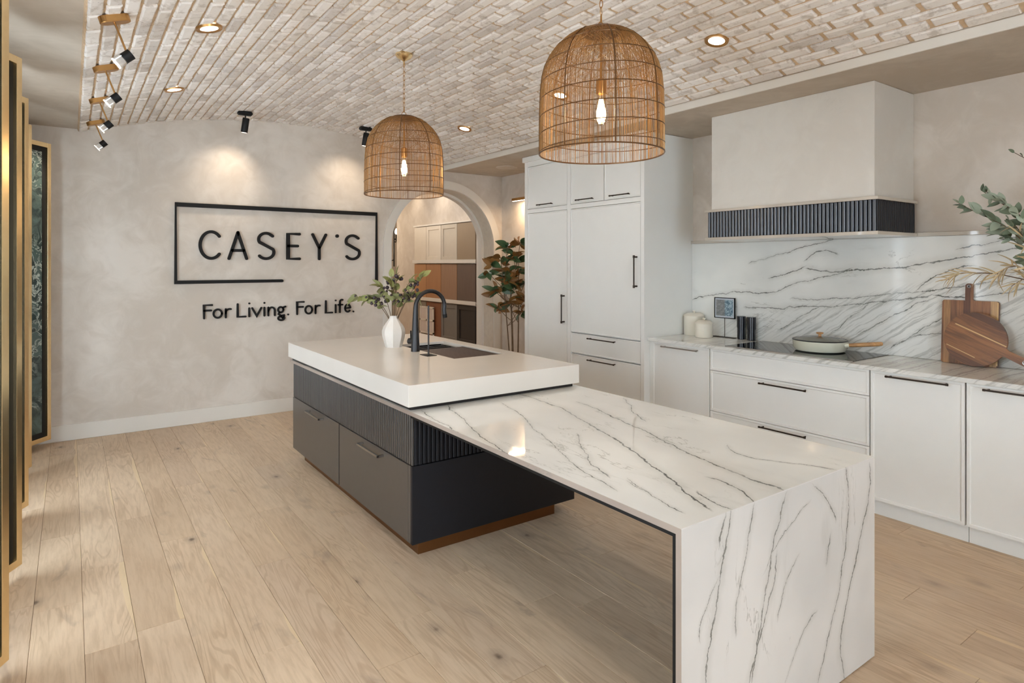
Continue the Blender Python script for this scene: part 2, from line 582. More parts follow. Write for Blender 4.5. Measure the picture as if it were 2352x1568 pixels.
def quartzite(name, axes, veins, widths, base, base2, stretch, wscale=0.0035, vcol=(70, 72, 68), streak=None, rough=0.04, fine=1.0):
    m, nt, b = new_mat(name)
    p = pos(nt)
    wn = noise(nt, p, 3.5, 6, 0.62)
    wn2 = noise(nt, p, 22, 5, 0.7)
    sp = N(nt, 'ShaderNodeSeparateColor')
    nt.links.new(wn.outputs['Color'], sp.inputs[0])
    sp2 = N(nt, 'ShaderNodeSeparateColor')
    nt.links.new(wn2.outputs['Color'], sp2.inputs[0])
    u = N_sep(nt, p, axes[0])
    v = N_sep(nt, p, axes[1])

    def warp(x, i):
        w = mth(nt, 'MULTIPLY', mth(nt, 'SUBTRACT', sp.outputs[i], 0.5), 0.085)
        w2 = mth(nt, 'MULTIPLY', mth(nt, 'SUBTRACT', sp2.outputs[i], 0.5), 0.020)
        return mth(nt, 'ADD', mth(nt, 'ADD', x, w), w2)
    uw, vw = warp(u, 0), warp(v, 1)
    wmod = mrange(nt, sp2.outputs[2], 0.35, 0.68, 0.35, 1.9, False)
    strength = mrange(nt, sp.outputs[2], 0.30, 0.62, 0.45, 1.0)
    total = None
    soft = None
    for k, pts in enumerate(veins):
        a = np.array(pts)
        span = a.max(0) - a.min(0)
        ax = 0 if span[0] > span[1] else 1
        t, y = a[:, ax], a[:, 1 - ax]
        deg = min(3 if len(pts) > 4 else 2, len(pts) - 1)
        t0 = float(t.mean())
        co = np.polyfit(t - t0, y, deg)
        slope = float(np.polyfit(t, y, 1)[0])
        T, Y = (uw, vw) if ax == 0 else (vw, uw)
        tt = mth(nt, 'SUBTRACT', T, t0)
        acc = mth(nt, 'MULTIPLY_ADD', tt, float(co[0]), float(co[1]))
        for cc in co[2:]:
            acc = mth(nt, 'MULTIPLY_ADD', acc, tt, float(cc))
        d = mth(nt, 'ABSOLUTE', mth(nt, 'SUBTRACT', Y, acc))
        d = mth(nt, 'MULTIPLY', d, 1.0 / math.sqrt(1 + slope * slope))
        lo, hi = float(t.min()), float(t.max())
        rm = mth(nt, 'MULTIPLY', mrange(nt, T, lo - 0.02, lo + 0.03), mrange(nt, T, hi - 0.03, hi + 0.02, 1.0, 0.0))
        w = mth(nt, 'MULTIPLY', wmod, wscale * widths[k])
        core = mth(nt, 'MULTIPLY', mrange(nt, mth(nt, 'DIVIDE', d, w), 0.25, 1.0, 1.0, 0.0), rm)
        halo = mth(nt, 'MULTIPLY', mrange(nt, d, 0.0, wscale * 9 * widths[k], 0.16, 0.0), rm)
        total = core if total is None else mth(nt, 'MAXIMUM', total, core)
        soft = halo if soft is None else mth(nt, 'MAXIMUM', soft, halo)
    # thin background veining from stretched noise
    q = mapping(nt, p, *stretch)
    n1 = noise(nt, q, 3.0, 7, 0.62, 0.35)
    f1 = mth(nt, 'ABSOLUTE', mth(nt, 'SUBTRACT', n1.outputs[0], 0.5))
    f1 = mrange(nt, f1, 0.0, 0.007, 1.0, 0.0)
    n2 = noise(nt, p, 2.1, 3)
    f1 = mth(nt, 'MULTIPLY', f1, mrange(nt, n2.outputs[0], 0.50, 0.66, 0.0, 0.55 * fine))
    n5 = noise(nt, q, 9.0, 4, 0.6, 0.2)
    f2 = mrange(nt, n5.outputs[0], 0.56, 0.78, 0.0, 0.22 * fine)
    f2 = mth(nt, 'MULTIPLY', f2, mrange(nt, n2.outputs[0], 0.40, 0.62))
    n3 = noise(nt, p, 1.7, 3, 0.5)
    c = mixc(nt, mrange(nt, n3.outputs[0], 0.35, 0.65), base, base2)
    c = mixc(nt, f2, c, srgb(150, 148, 140))
    c = mixc(nt, f1, c, srgb(128, 126, 118))
    if streak:
        c = streak(nt, p, c, wn)
    c = mixc(nt, soft, c, srgb(122, 122, 108))
    c = mixc(nt, mth(nt, 'MULTIPLY', mth(nt, 'MULTIPLY', total, strength), 0.92), c, srgb(*vcol))
    nt.links.new(c, b.inputs['Base Color'])
    b.inputs['Roughness'].default_value = rough
    return m


def bs_streak(nt, p, c, wn):
    # bundles of fine diagonal lines in the lower half of the splashback
    y, z = N_sep(nt, p, 1), N_sep(nt, p, 2)
    q = mth(nt, 'ADD', mth(nt, 'MULTIPLY', z, 0.80), mth(nt, 'MULTIPLY', y, 0.55))
    q = mth(nt, 'ADD', q, mth(nt, 'MULTIPLY', wn.outputs[0], 0.06))
    cv = N(nt, 'ShaderNodeCombineXYZ')
    nt.links.new(mth(nt, 'MULTIPLY', q, 24.0), cv.inputs[0])
    nt.links.new(mth(nt, 'MULTIPLY', mth(nt, 'SUBTRACT', z, mth(nt, 'MULTIPLY', y, 0.8)), 0.8), cv.inputs[1])
    n = noise(nt, cv.outputs[0], 2.2, 6, 0.68)
    f = mrange(nt, n.outputs[0], 0.49, 0.62, 0.0, 0.44)
    lim = mth(nt, 'ADD', 1.80, mth(nt, 'MULTIPLY', y, -0.235))
    lim = mth(nt, 'SUBTRACT', lim, z)
    mk = mrange(nt, lim, -0.01, 0.05)
    mk2 = mrange(nt, y, 2.7, 3.3, 1.0, 0.35)
    return mixc(nt, mth(nt, 'MULTIPLY', mth(nt, 'MULTIPLY', f, mk), mk2), c, srgb(116, 118, 112))


M_qtop = quartzite('quartzite_top', (0, 1), TOPV, TOPW, srgb(236, 236, 231), srgb(222, 222, 218),
                   ((1.0, 0.30, 1.0), (0, 0, 0.25)), fine=0.9)
M_qleg = quartzite('quartzite_waterfall', (0, 2), WFV, WFW, srgb(220, 218, 214), srgb(206, 205, 202),
                   ((1.0, 1.0, 0.22), (0, -0.22, 0)), vcol=(112, 112, 106), fine=1.0, rough=0.12)
M_qback = quartzite('quartzite_splashback', (1, 2), BSV, BSW, srgb(232, 232, 227), srgb(218, 219, 215),
                    ((1.0, 0.35, 1.3), (0.35, 0, 0)), wscale=0.0042, vcol=(74, 76, 70), streak=bs_streak, rough=0.09, fine=0.8)
M_qedge = quartzite('quartzite_plain', (0, 1), [[(-5, -5), (-4, -4)]], [0.1], srgb(206, 198, 186), srgb(188, 180, 168),
                    ((1.0, 0.5, 1.0), (0, 0, 0.4)), fine=1.3)


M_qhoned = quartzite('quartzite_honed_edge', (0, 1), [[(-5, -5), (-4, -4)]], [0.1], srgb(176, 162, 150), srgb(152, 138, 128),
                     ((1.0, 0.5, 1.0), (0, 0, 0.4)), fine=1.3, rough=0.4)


def green_marble(name, c1, c2, vcol, scale=9.0):
    m, nt, b = new_mat(name)
    p = pos(nt)
    n1 = noise(nt, p, scale, 8, 0.68, 1.2)
    f1 = mrange(nt, mth(nt, 'ABSOLUTE', mth(nt, 'SUBTRACT', n1.outputs[0], 0.5)), 0.0, 0.035, 1.0, 0.0)
    n2 = noise(nt, p, 2.2, 4, 0.6)
    f1 = mth(nt, 'MULTIPLY', f1, mrange(nt, n2.outputs[0], 0.38, 0.6))
    c = mixc(nt, mrange(nt, n1.outputs[0], 0.3, 0.7), c1, c2)
    c = mixc(nt, f1, c, vcol)
    nt.links.new(c, b.inputs['Base Color'])
    b.inputs['Roughness'].default_value = 0.15
    return m


M_green = green_marble('green_marble', srgb(34, 46, 46), srgb(78, 98, 94), srgb(188, 200, 192))
M_pale = green_marble('pale_marble', srgb(222, 214, 204), srgb(206, 198, 190), srgb(150, 142, 134), 4.0)


def wood(name, cols, axis, sw, gdir, rough=0.4):
    """laminated board: strips across `axis` (object coords), grain stretched along gdir"""
    m, nt, b = new_mat(name)
    p = objco(nt)
    u = N_sep(nt, p, axis)
    wn = noise(nt, p, 9, 2)
    u = mth(nt, 'ADD', u, mth(nt, 'MULTIPLY', wn.outputs[0], 0.004))
    k = mth(nt, 'FLOOR', mth(nt, 'DIVIDE', u, sw))
    w = N(nt, 'ShaderNodeTexWhiteNoise', noise_dimensions='1D')
    nt.links.new(k, w.inputs['W'])
    cr = N(nt, 'ShaderNodeValToRGB')
    cr.color_ramp.interpolation = 'CONSTANT'
    el = cr.color_ramp.elements
    el[0].color = (*cols[0], 1)
    el[1].position = 1 / len(cols)
    el[1].color = (*cols[1], 1)
    for i in range(2, len(cols)):
        e = el.new(i / len(cols))
        e.color = (*cols[i], 1)
    nt.links.new(w.outputs[0], cr.inputs[0])
    sc = [1, 1, 1]
    sc[gdir] = 0.06
    g = noise(nt, mapping(nt, p, sc), 70, 5, 0.65, 0.6)
    c = mixc(nt, mrange(nt, g.outputs[0], 0.4, 0.7, 0.0, 0.6), cr.outputs[0], srgb(62, 36, 20))
    nt.links.new(c, b.inputs['Base Color'])
    b.inputs['Roughness'].default_value = rough
    return m


M_board1 = wood('acacia_upright', [srgb(150, 100, 62), srgb(196, 156, 108), srgb(108, 66, 42), srgb(176, 130, 84), srgb(132, 88, 56)], 1, 0.034, 2)
M_board2 = wood('acacia_round', [srgb(140, 92, 52), srgb(112, 70, 40), srgb(152, 100, 58), srgb(92, 56, 32), srgb(126, 80, 46)], 2, 0.038, 1)
M_handlewood = wood('beech_handle', [srgb(196, 150, 100), srgb(188, 142, 92)], 1, 0.2, 1)
M_walnut = wood('walnut_mat', [srgb(70, 48, 36), srgb(58, 40, 30)], 0, 0.5, 1)
M_stripe = plain('pale_inlay', srgb(214, 176, 120), 0.4, nz=0.05)


def veneer(name, col, k=0.25):
    m, nt, b = new_mat(name)
    g = noise(nt, mapping(nt, pos(nt), (1, 1, 0.05)), 60, 4, 0.6)
    c = mixc(nt, mrange(nt, g.outputs[0], 0.35, 0.7, 0.0, k), col, tuple(x * 0.45 for x in col))
    nt.links.new(c, b.inputs['Base Color'])
    b.inputs['Roughness'].default_value = 0.5
    return m


def leafmat(name, top, under, rough=0.45):
    """slot 0 = upper face, slot 1 = under face"""
    r = []
    for nm, col in ((name, top), (name + '_under', under)):
        m, nt, b = new_mat(nm)
        oi = N(nt, 'ShaderNodeObjectInfo')
        n = noise(nt, objco(nt), 30, 2)
        f = mth(nt, 'ADD', mth(nt, 'MULTIPLY', oi.outputs['Random'], 0.7), mth(nt, 'MULTIPLY', n.outputs[0], 0.3))
        c = mixc(nt, f, tuple(x * 0.72 for x in col), tuple(min(1, x * 1.3) for x in col))
        nt.links.new(c, b.inputs['Base Color'])
        b.inputs['Roughness'].default_value = rough
        r.append(m)
    return r


M_magleaf = leafmat('magnolia_leaf', srgb(66, 92, 62), srgb(138, 98, 54), 0.35)
M_oliveleaf = leafmat('olive_leaf', srgb(126, 130, 76), srgb(142, 144, 98))
M_sageleaf = leafmat('sage_leaf', srgb(158, 170, 150), srgb(112, 126, 104), 0.6)
M_strawleaf = leafmat('straw_leaf', srgb(205, 186, 148), srgb(190, 168, 130), 0.7)
M_berry = plain('dark_berry', srgb(58, 44, 50), 0.4, nz=0.1, nscale=60)
M_stem = plain('brown_stem', srgb(92, 70, 48), 0.8, nz=0.1)
M_trunk = plain('grey_bark', srgb(112, 92, 72), 0.85, nz=0.15, nscale=40)
M_soil = plain('soil', srgb(60, 46, 36), 0.95, nz=0.2, nscale=60)
M_pot = plain('stone_pot', srgb(190, 180, 168), 0.7, nz=0.05)

# ------------------------------------------------------------------ shell
XC, ZC, RV = 1.855, -2.565, 5.49          # vault circle (brick faces)
VX0, VX1 = 0.06, 3.61
YB = 6.498                                # sign wall
YF = -3.0


def vz(x, r=RV):
    return ZC + math.sqrt(r * r - (x - XC) ** 2)


fl = struct(MB().box(-0.66, 4.6, YF, 6.70, -0.10, -0.004).build('floor', M_subfloor, org=(0, 0, 0)))
JOINTS = {-1: [6.036, 5.345, 4.228, 3.361, 1.9], 0: [6.283, 3.69, 2.896, 1.2], 1: [5.80, 4.281, 2.954, 1.3], 2: [3.822, 2.1], 3: [4.714, 2.503, 0.9],
          4: [5.626, 4.932, 3.25, 1.7], 5: [3.951, 2.159, 0.4], 6: [4.85, 4.286, 2.4], 7: [5.5, 3.6, 1.822], 8: [4.4, 2.604, 0.7],
          14: [2.7, 0.853], 16: [2.2, 0.973], 17: [3.1, 1.253], 20: [2.3, 0.979]}
rp = random.Random(11)
for k in range(-5, 25):
    x0 = 0.045 + 0.176 * k
    x1 = x0 + 0.176
    x0c, x1c = max(x0, -0.655), min(x1, 4.45)
    if x1c - x0c < 0.02:
        continue
    js = JOINTS.get(k)
    js = list(js) if js else []
    if not js:
        y = 6.49 - rp.uniform(0.3, 1.6)
        while y > -2.2:
            js.append(y)
            y -= rp.uniform(0.9, 1.9)
    else:
        y = js[-1] - rp.uniform(1.1, 1.9)
        while y > -2.2:
            js.append(y)
            y -= rp.uniform(1.1, 1.9)
    ys = [6.495] + js + [YF + 0.02]
    for a, b_ in zip(ys, ys[1:]):
        if a - b_ < 0.05:
            continue
        lift = rp.uniform(-0.0004, 0.0004)
        cx_, cy_ = (x0 + x1) / 2, (a + b_) / 2
        MB().box(x0c + 0.0006, x1c - 0.0006, b_ + 0.0006, a - 0.0006, -0.014, lift, 0.0010).build('plank', M_oak, fl, org=(cx_, cy_, 0))

# sign wall with the arched opening
AXC, AZC, AR = 3.636, 1.70, 0.70


def arch_wall(y0, y1, xa, xb, ztop_fn, name, mat, seg=40):
    """wall with an arched hole cut at AXC"""
    mb = MB()
    xs = sorted(set([xa] + list(np.linspace(xa, AXC - AR, 34)) + [AXC - AR * math.cos(PI * i / seg) for i in range(seg + 1)] + list(np.linspace(AXC + AR, xb, 8))))
    pts = []
    for x in xs:
        lo = 0.0
        if abs(x - AXC) < AR - 1e-6:
            lo = AZC + math.sqrt(max(AR * AR - (x - AXC) ** 2, 0))
        pts.append((x, lo, ztop_fn(x)))
    for (xa_, la, ta), (xb_, lb, tb) in zip(pts, pts[1:]):
        mid = (xa_ + xb_) / 2
        hole = abs(mid - AXC) < AR
        if hole:
            la = AZC + math.sqrt(max(AR * AR - (xa_ - AXC) ** 2, 0))
            lb = AZC + math.sqrt(max(AR * AR - (xb_ - AXC) ** 2, 0))
        else:
            la = lb = 0.0
        mb.add([(xa_, y0, la), (xb_, y0, lb), (xb_, y0, tb), (xa_, y0, ta), (xa_, y1, la), (xb_, y1, lb), (xb_, y1, tb), (xa_, y1, ta)],
               [(0, 1, 2, 3), (7, 6, 5, 4), (3, 2, 6, 7)] + ([(4, 5, 1, 0)] if hole else []))
    return mb.build(name, mat)


def wall_top(x):
    if x < VX0:
        return 2.70
    if x > VX1:
        return 2.66
    return vz(x, RV + 0.03)


struct(arch_wall(YB, YB + 0.22, -0.66, 4.62, wall_top, 'wall_back', M_plaster))
# reveal of the arch
rv = MB()
path = [(AXC - AR, 0.0)] + [(AXC - AR * math.cos(PI * i / 48), AZC + AR * math.sin(PI * i / 48)) for i in range(49)] + [(AXC + AR, 0.0)]


def arch_strip(mb, r_in, r_out, y0, y1):
    def pr(r):
        return [(AXC - r, 0.0)] + [(AXC - r * math.cos(PI * i / 48), AZC + r * math.sin(PI * i / 48)) for i in range(49)] + [(AXC + r, 0.0)]
    a, b_ = pr(r_in), pr(r_out)
    n = len(a)
    vs = [(x, y0, z) for x, z in a] + [(x, y0, z) for x, z in b_] + [(x, y1, z) for x, z in a] + [(x, y1, z) for x, z in b_]
    fs = []
    for i in range(n - 1):
        fs += [(i, i + 1, n + i + 1, n + i), (2 * n + i, 3 * n + i, 3 * n + i + 1, 2 * n + i + 1),
               (i, 2 * n + i, 2 * n + i + 1, i + 1), (n + i, n + i + 1, 3 * n + i + 1, 3 * n + i)]
    mb.add(vs, fs, 0, True)
    return mb


struct(arch_strip(MB(), AR - 0.012, AR + 0.004, YB - 0.004, YB + 0.24).build('trim_1', M_stone_jamb))
struct(arch_strip(MB(), AR - 0.008, 0.787, YB - 0.022, YB + 0.002).build('trim_2', M_white))
struct(arch_strip(MB(), AR - 0.045, AR + 0.01, YB + 0.21, YB + 0.30).build('trim_3', M_white))

struct(MB().box(4.46, 4.62, YF, YB + 0.2, 0, 2.75).build('wall_right', M_plaster))
# unseen left side: opening added to let in cool side light; sill, header, mullions
GS, GT, GY0, GY1 = 0.60, 1.98, 1.3, 5.2
struct(MB().box(-0.80, -0.66, YF, YB + 0.2, 0, GS).box(-0.80, -0.66, YF, YB + 0.2, GT, 2.75).box(-0.80, -0.66, GY1, YB + 0.2, GS, GT).box(-0.80, -0.66, YF, GY0, GS, GT).build('wall_left', M_plaster))
gl = MB()
for y in np.linspace(GY0 + 0.03, GY1 - 0.03, 6):
    gl.box(-0.76, -0.70, y - 0.025, y + 0.025, GS, GT)
gl.box(-0.76, -0.70, GY0, GY1, GS, GS + 0.05).box(-0.76, -0.70, GY0, GY1, GT - 0.05, GT)
struct(gl.build('added_window_left', M_black))
# front wall behind the camera: posts and a header round the shop window
fw = MB().box(-0.8, -0.35, YF - 0.12, YF, 0, 3.0).box(1.15, 4.62, YF - 0.12, YF, 0, 3.0).box(-0.35, 1.15, YF - 0.12, YF, 2.62, 3.0).box(-0.35, 1.15, YF - 0.12, YF, 0, 0.28)
struct(fw.build('wall_front', M_plaster))
wf = MB()
for x in (-0.35, 0.37, 1.09):
    wf.box(x, x + 0.06, YF - 0.09, YF - 0.03, 0.28, 2.62)
wf.box(-0.35, 1.15, YF - 0.09, YF - 0.03, 0.28, 0.34).box(-0.35, 1.15, YF - 0.09, YF - 0.03, 2.56, 2.62)
struct(wf.build('window_1', M_black))

# baseboards
struct(MB().box(-0.66, 2.849, YB - 0.018, YB + 0.001, 0.0, 0.135, 0.003).build('baseboard_back', M_white))
struct(MB().box(4.445, 4.461, 5.2, YB - 0.02, 0.0, 0.135, 0.003).build('baseboard_right', M_white))
struct(MB().box(-0.661, -0.644, YF, YB - 0.02, 0.0, 0.135, 0.003).build('baseboard_left', M_white))

# left flat soffit, right flat soffit with its white fascia
struct(MB().box(-0.66, VX0 - 0.002, YF, YB + 0.05, 2.655, 2.80).build('ceiling_left', M_soffit))
struct(MB().box(VX1 - 0.02, 4.47, YF, YB + 0.05, 2.600, 2.72).build('ceiling_right', M_soffit))
struct(MB().box(VX1 - 0.032, VX1 - 0.018, YF, YB - 0.002, 2.598, 2.652, 0.002).build('trim_4', M_white))

# vault: mortar bed, then every brick
T0, T1 = math.asin((VX0 - XC) / RV), math.asin((VX1 - 0.032 - XC) / RV)
mb = MB()
P = []
rm = random.Random(3)
for i in range(97):
    th = T0 + (T1 - T0) * i / 96
    row = []
    for y in (YF, YB + 0.02):
        r = RV + 0.0135
        row.append((XC + r * math.sin(th), y, ZC + r * math.cos(th)))
    P.append(row)
mb.grid(P)
P2 = [[(x + 0.10 * math.sin(T0 + (T1 - T0) * i / 96), y, z + 0.10) for x, y, z in row] for i, row in enumerate(P)]
mb.grid([r[::-1] for r in P2])
mb.add([P[0][0], P[0][1], P2[0][1], P2[0][0]], [(0, 1, 2, 3)])
vault = struct(mb.build('ceiling', M_mortar, org=(0, 0, 0)))

PITCH, BL = 0.0753, 0.236
ncr = int(round((T1 - T0) * RV / PITCH))
dth = (T1 - T0) / ncr


def brick_mesh(i):
    r = random.Random(100 + i)
    w, l, t = PITCH - 0.0155 + r.uniform(-0.002, 0.002), BL - 0.023 + r.uniform(-0.004, 0.003), 0.022
    nx, ny = 4, 7
    US = [-0.5, -0.41, 0.41, 0.5]
    VS = [-0.5, -0.47, -0.22, 0.0, 0.22, 0.47, 0.5]
    g = []
    for a in range(nx):
        row = []
        for c in range(ny):
            u, v = US[a], VS[c]
            edge = a in (0, nx - 1) or c in (0, ny - 1)
            dx = r.uniform(-0.0016, 0.0016)
            dy = r.uniform(-0.002, 0.002)
            z = r.uniform(-0.0006, 0.0012) + (0.0034 if edge else 0)
            row.append((u * (w - 0.004) + dx, v * (l - 0.004) + dy, z))
        g.append(row)
    vs = [p for row in g for p in row]
    fs = [(a * ny + c, a * ny + c + 1, (a + 1) * ny + c + 1, (a + 1) * ny + c) for a in range(nx - 1) for c in range(ny - 1)]
    ring = [a * ny for a in range(nx)] + [(nx - 1) * ny + c for c in range(1, ny)] + [a * ny + ny - 1 for a in range(nx - 2, -1, -1)] + [c for c in range(ny - 2, 0, -1)]
    b0 = len(vs)
    for i_ in ring:
        x, y, z = vs[i_]
        vs.append((x + math.copysign(0.002, x) if abs(x) > 0.01 else x, y + math.copysign(0.0015, y), z + 0.003))
    b1 = len(vs)
    for i_ in ring:
        x, y, z = vs[i_]
        vs.append((x + math.copysign(0.002, x) if abs(x) > 0.01 else x, y + math.copysign(0.002, y), t))
    n = len(ring)
    for j in range(n):
        j2 = (j + 1) % n
        fs.append((ring[j], ring[j2], b0 + j2, b0 + j))
        fs.append((b0 + j, b0 + j2, b1 + j2, b1 + j))
    mb = MB()
    mb.add(vs, fs)
    return mb, mb.mesh('brick', M_brick)


BM = [brick_mesh(i) for i in range(14)]
Fv, Rv_ = (math.sin(TH), math.cos(TH)), (math.cos(TH), -math.sin(TH))


def inview(x, y, z):
    d = x * Fv[0] + y * Fv[1]
    if d < 0.3:
        return 0, False
    a = x * Rv_[0] + y * Rv_[1]
    px, py = 1176 + 1427.4 * a / d, 606 - 1427.4 * (z - 1.5) / d
    return d, (-40 < px < 2392 and py > -40)


cand = []
rb = random.Random(5)
for i in range(ncr):
    th = T0 + dth * (i + 0.5)
    off = (i % 2) * 0.5 * BL + rb.uniform(-0.03, 0.03)
    j = 0
    y = YB - 0.5 * BL + 0.004 - off + (BL if off > 0.02 else 0) - BL
    ys = [y - BL * k for k in range(34)]
    first = ys[0] + BL
    if first - BL / 2 < YB - 0.02:
        ys = [first] + ys
    for y in ys:
        if y < -1.2:
            break
        rr = RV + rb.uniform(-0.0022, 0.0022)
        x, z = XC + rr * math.sin(th), ZC + rr * math.cos(th)
        d, vis = inview(x, y, z)
        cand.append((d if vis else 99 + d, x, y, z, th + rb.uniform(-0.016, 0.016), rb.uniform(-0.008, 0.008), rb.randrange(14), rb.uniform(-0.009, 0.009)))
cand.sort(key=lambda c: c[0])
for c in cand[:300]:
    o = bpy.data.objects.new('brick', BM[c[6]][1])
    C.objects.link(o)
    o.parent = vault
    o.location = c[1:4]
    o.rotation_euler = (c[7], c[4], c[5])
V, Fc = [], []
base = 0
for c in cand[300:]:
    mb_ = BM[c[6]][0]
    a = np.array(mb_.v)
    M = np.array((Matrix.Rotation(c[5], 3, 'Z') @ Matrix.Rotation(c[4], 3, 'Y') @ Matrix.Rotation(c[7], 3, 'X')))
    a = a @ M.T + np.array(c[1:4])
    V.append(a)
    Fc += [tuple(k + base for k in f) for f in mb_.f]
    base += len(a)
me = bpy.data.meshes.new('brick_courses')
me.from_pydata(np.vstack(V).tolist(), [], Fc)
me.materials.append(M_brick)
bf = bpy.data.objects.new('brick_courses', me)
C.objects.link(bf)
bf.parent = vault
bf['kind'] = 'stuff'

# ------------------------------------------------------------------ hall beyond the arch
struct(MB().box(2.3, 6.2, 6.705, 12.6, -0.10, -0.004).build('floor_hall', M_hallfloor))
struct(MB().box(4.92, 5.06, 6.79, 10.60, 0, 3.0).build('wall_hall_right', M_plaster))
struct(MB().box(2.18, 2.3, 6.72, 12.6, 0, 3.0).box(6.2, 6.3, 6.72, 12.6, 0, 3.0).box(4.62, 6.2, 6.70, 6.79, 0, 3.0).box(2.3, 4.62, 6.722, 6.79, 2.75, 3.0).build('wall_hall_sides', M_plaster2))
struct(MB().box(2.3, 6.2, 12.5, 12.6, 0, 3.0).build('wall_hall_back', M_plaster2))
struct(MB().box(2.3, 6.2, 6.72, 12.6, 3.0, 3.1).build('ceiling_hall', M_plaster2))
for y, e in ((9.75, 6), (8.85, 6), (7.85, 7)):
    l = light('hall_downlight', 'SPOT', (4.66, y, 2.96), e, WARM, (0, 0, 0), 0.03, spot=math.radians(80), blend=0.8)
    aim(l, (4.92, y, 1.4))
light('hall_lamp', 'POINT', (3.9, 11.2, 2.4), 22, WARM, size=0.2)
light('hall_lamp_b', 'POINT', (3.8, 8.6, 2.7), 15, SOFT, size=0.3)

# sample doors on the display wall (rows of sample doors on ledges)
XD = 4.92
edges = [9.77, 9.33, 8.82, 8.31, 7.775]
rows = [
    (1.555, 2.125, [(214, 203, 186), (214, 204, 188), (192, 182, 166), (146, 126, 102)], [False, True, True, False], 'top'),
    (0.930, 1.500, [(178, 130, 86), (166, 118, 78), (150, 116, 90), (104, 86, 75)], [False] * 4, 'middle'),
    (0.290, 0.870, [(134, 122, 106), (132, 84, 56), (118, 114, 108), (40, 36, 35)], [False, False, True, True], 'bottom'),
]
NM = {'top': ['plain cream', 'cream shaker', 'greige shaker', 'taupe slab'], 'middle': ['honey oak', 'amber oak', 'light walnut', 'dark walnut'],
      'bottom': ['putty slab', 'red-brown veneer', 'mid grey shaker', 'black shaker']}
for z0, z1, cols, shk, rn in rows:
    led = thing('display_ledge', 'white ledge holding the %s row of sample doors beyond the arch' % rn, 'ledge', (XD, 8.77, z0 - 0.03))
    MB().box(XD - 0.075, XD - 0.001, 7.74, 9.80, z0 - 0.045, z0 - 0.006, 0.002).build('shelf_board', M_white, led)
    MB().box(XD - 0.078, XD - 0.066, 7.74, 9.80, z0 - 0.045, z0 + 0.012, 0.002).build('lip', M_white, led)
    for k in range(4):
        ya, yb = edges[k + 1] + 0.006, edges[k] - 0.006
        mt = (veneer if rn == 'middle' or k == 1 and rn == 'bottom' else lambda n, c: plain(n, c, 0.5, nz=0.02))('sample_%s_%d' % (rn, k), srgb(*cols[k]))
        t = thing('sample_door', '%s sample door on the %s display ledge' % (NM[rn][k], rn), 'sample door', (XD - 0.05, (ya + yb) / 2, z0), group='sample doors on the display wall')
        if shk[k]:
            MB().box(XD - 0.044, XD - 0.030, ya + 0.06, yb - 0.06, z0 + 0.06, z1 - 0.06).build('panel', mt, t)
            fr = MB()
            fr.box(XD - 0.055, XD - 0.028, ya, ya + 0.065, z0, z1, 0.002).box(XD - 0.055, XD - 0.028, yb - 0.065, yb, z0, z1, 0.002)
            fr.box(XD - 0.055, XD - 0.028, ya + 0.064, yb - 0.064, z0, z0 + 0.065, 0.002).box(XD - 0.055, XD - 0.028, ya + 0.064, yb - 0.064, z1 - 0.065, z1, 0.002)
            fr.build('frame', mt, t)
        else:
            MB().box(XD - 0.055, XD - 0.030, ya, yb, z0, z1, 0.002).build('panel', mt, t)
struct(MB().box(XD - 0.06, XD - 0.002, 7.70, 7.74, 0.0, 2.17).build('trim_5', M_white))
struct(MB().box(XD - 0.06, XD - 0.002, 7.70, 9.80, 2.135, 2.16).build('trim_6', M_white))
g = thing('glazed_sample_door', 'small white glazed sample window with crossed muntins below the amber oak', 'sample door', (XD - 0.09, 9.26, 0.29))
fr = MB()
for y in (9.02, 9.25, 9.48):
    fr.box(XD - 0.092, XD - 0.080, y - 0.014, y + 0.014, 0.36, 0.78)
for z in (0.36, 0.57, 0.78):
    fr.box(XD - 0.092, XD - 0.080, 9.006, 9.494, z - 0.014, z + 0.014)
fr.box(XD - 0.092, XD - 0.080, 9.006, 9.034, 0.28, 0.36).box(XD - 0.092, XD - 0.080, 9.466, 9.494, 0.28, 0.36)
fr.build('muntin_frame', M_white, g)
MB().box(XD - 0.088, XD - 0.084, 9.02, 9.48, 0.36, 0.78).build('pane', plain('frosted_pane', srgb(206, 196, 190), 0.2, nz=0.02), g)

# little candle chandelier at the end of the hall
ch = thing('candle_chandelier', 'small black candle chandelier glowing at the far left inside the arch', 'chandelier', (4.59, 10.0 + 1.2, 2.4))
CY = 11.2
sx = CY / 10.0
cxx = 4.59 * sx
MB().tube([(cxx, CY, 3.0), (cxx, CY, 1.45)], 0.012, 8).build('stem', M_black, ch)
for dx, dz, z in ((-0.06, 0, 1.72), (0.03, 0, 2.08)):
    MB().tube([(cxx, CY, z - 0.14), (cxx + dx * 1.2, CY, z - 0.16), (cxx + dx * 1.6, CY, z - 0.1)], 0.010, 6).build('arm', M_black, ch)
    MB().lathe(cxx + dx * 1.6, CY, [(0.03, z - 0.11), (0.035, z - 0.09), (0.014, z - 0.08), (0.014, z)], 12).build('candle_cup', M_black, ch)
    MB().lathe(cxx + dx * 1.6, CY, [(0.012, z), (0.03, z + 0.03), (0.028, z + 0.06), (0.006, z + 0.11)], 12).build('bulb', M_lampw, ch)

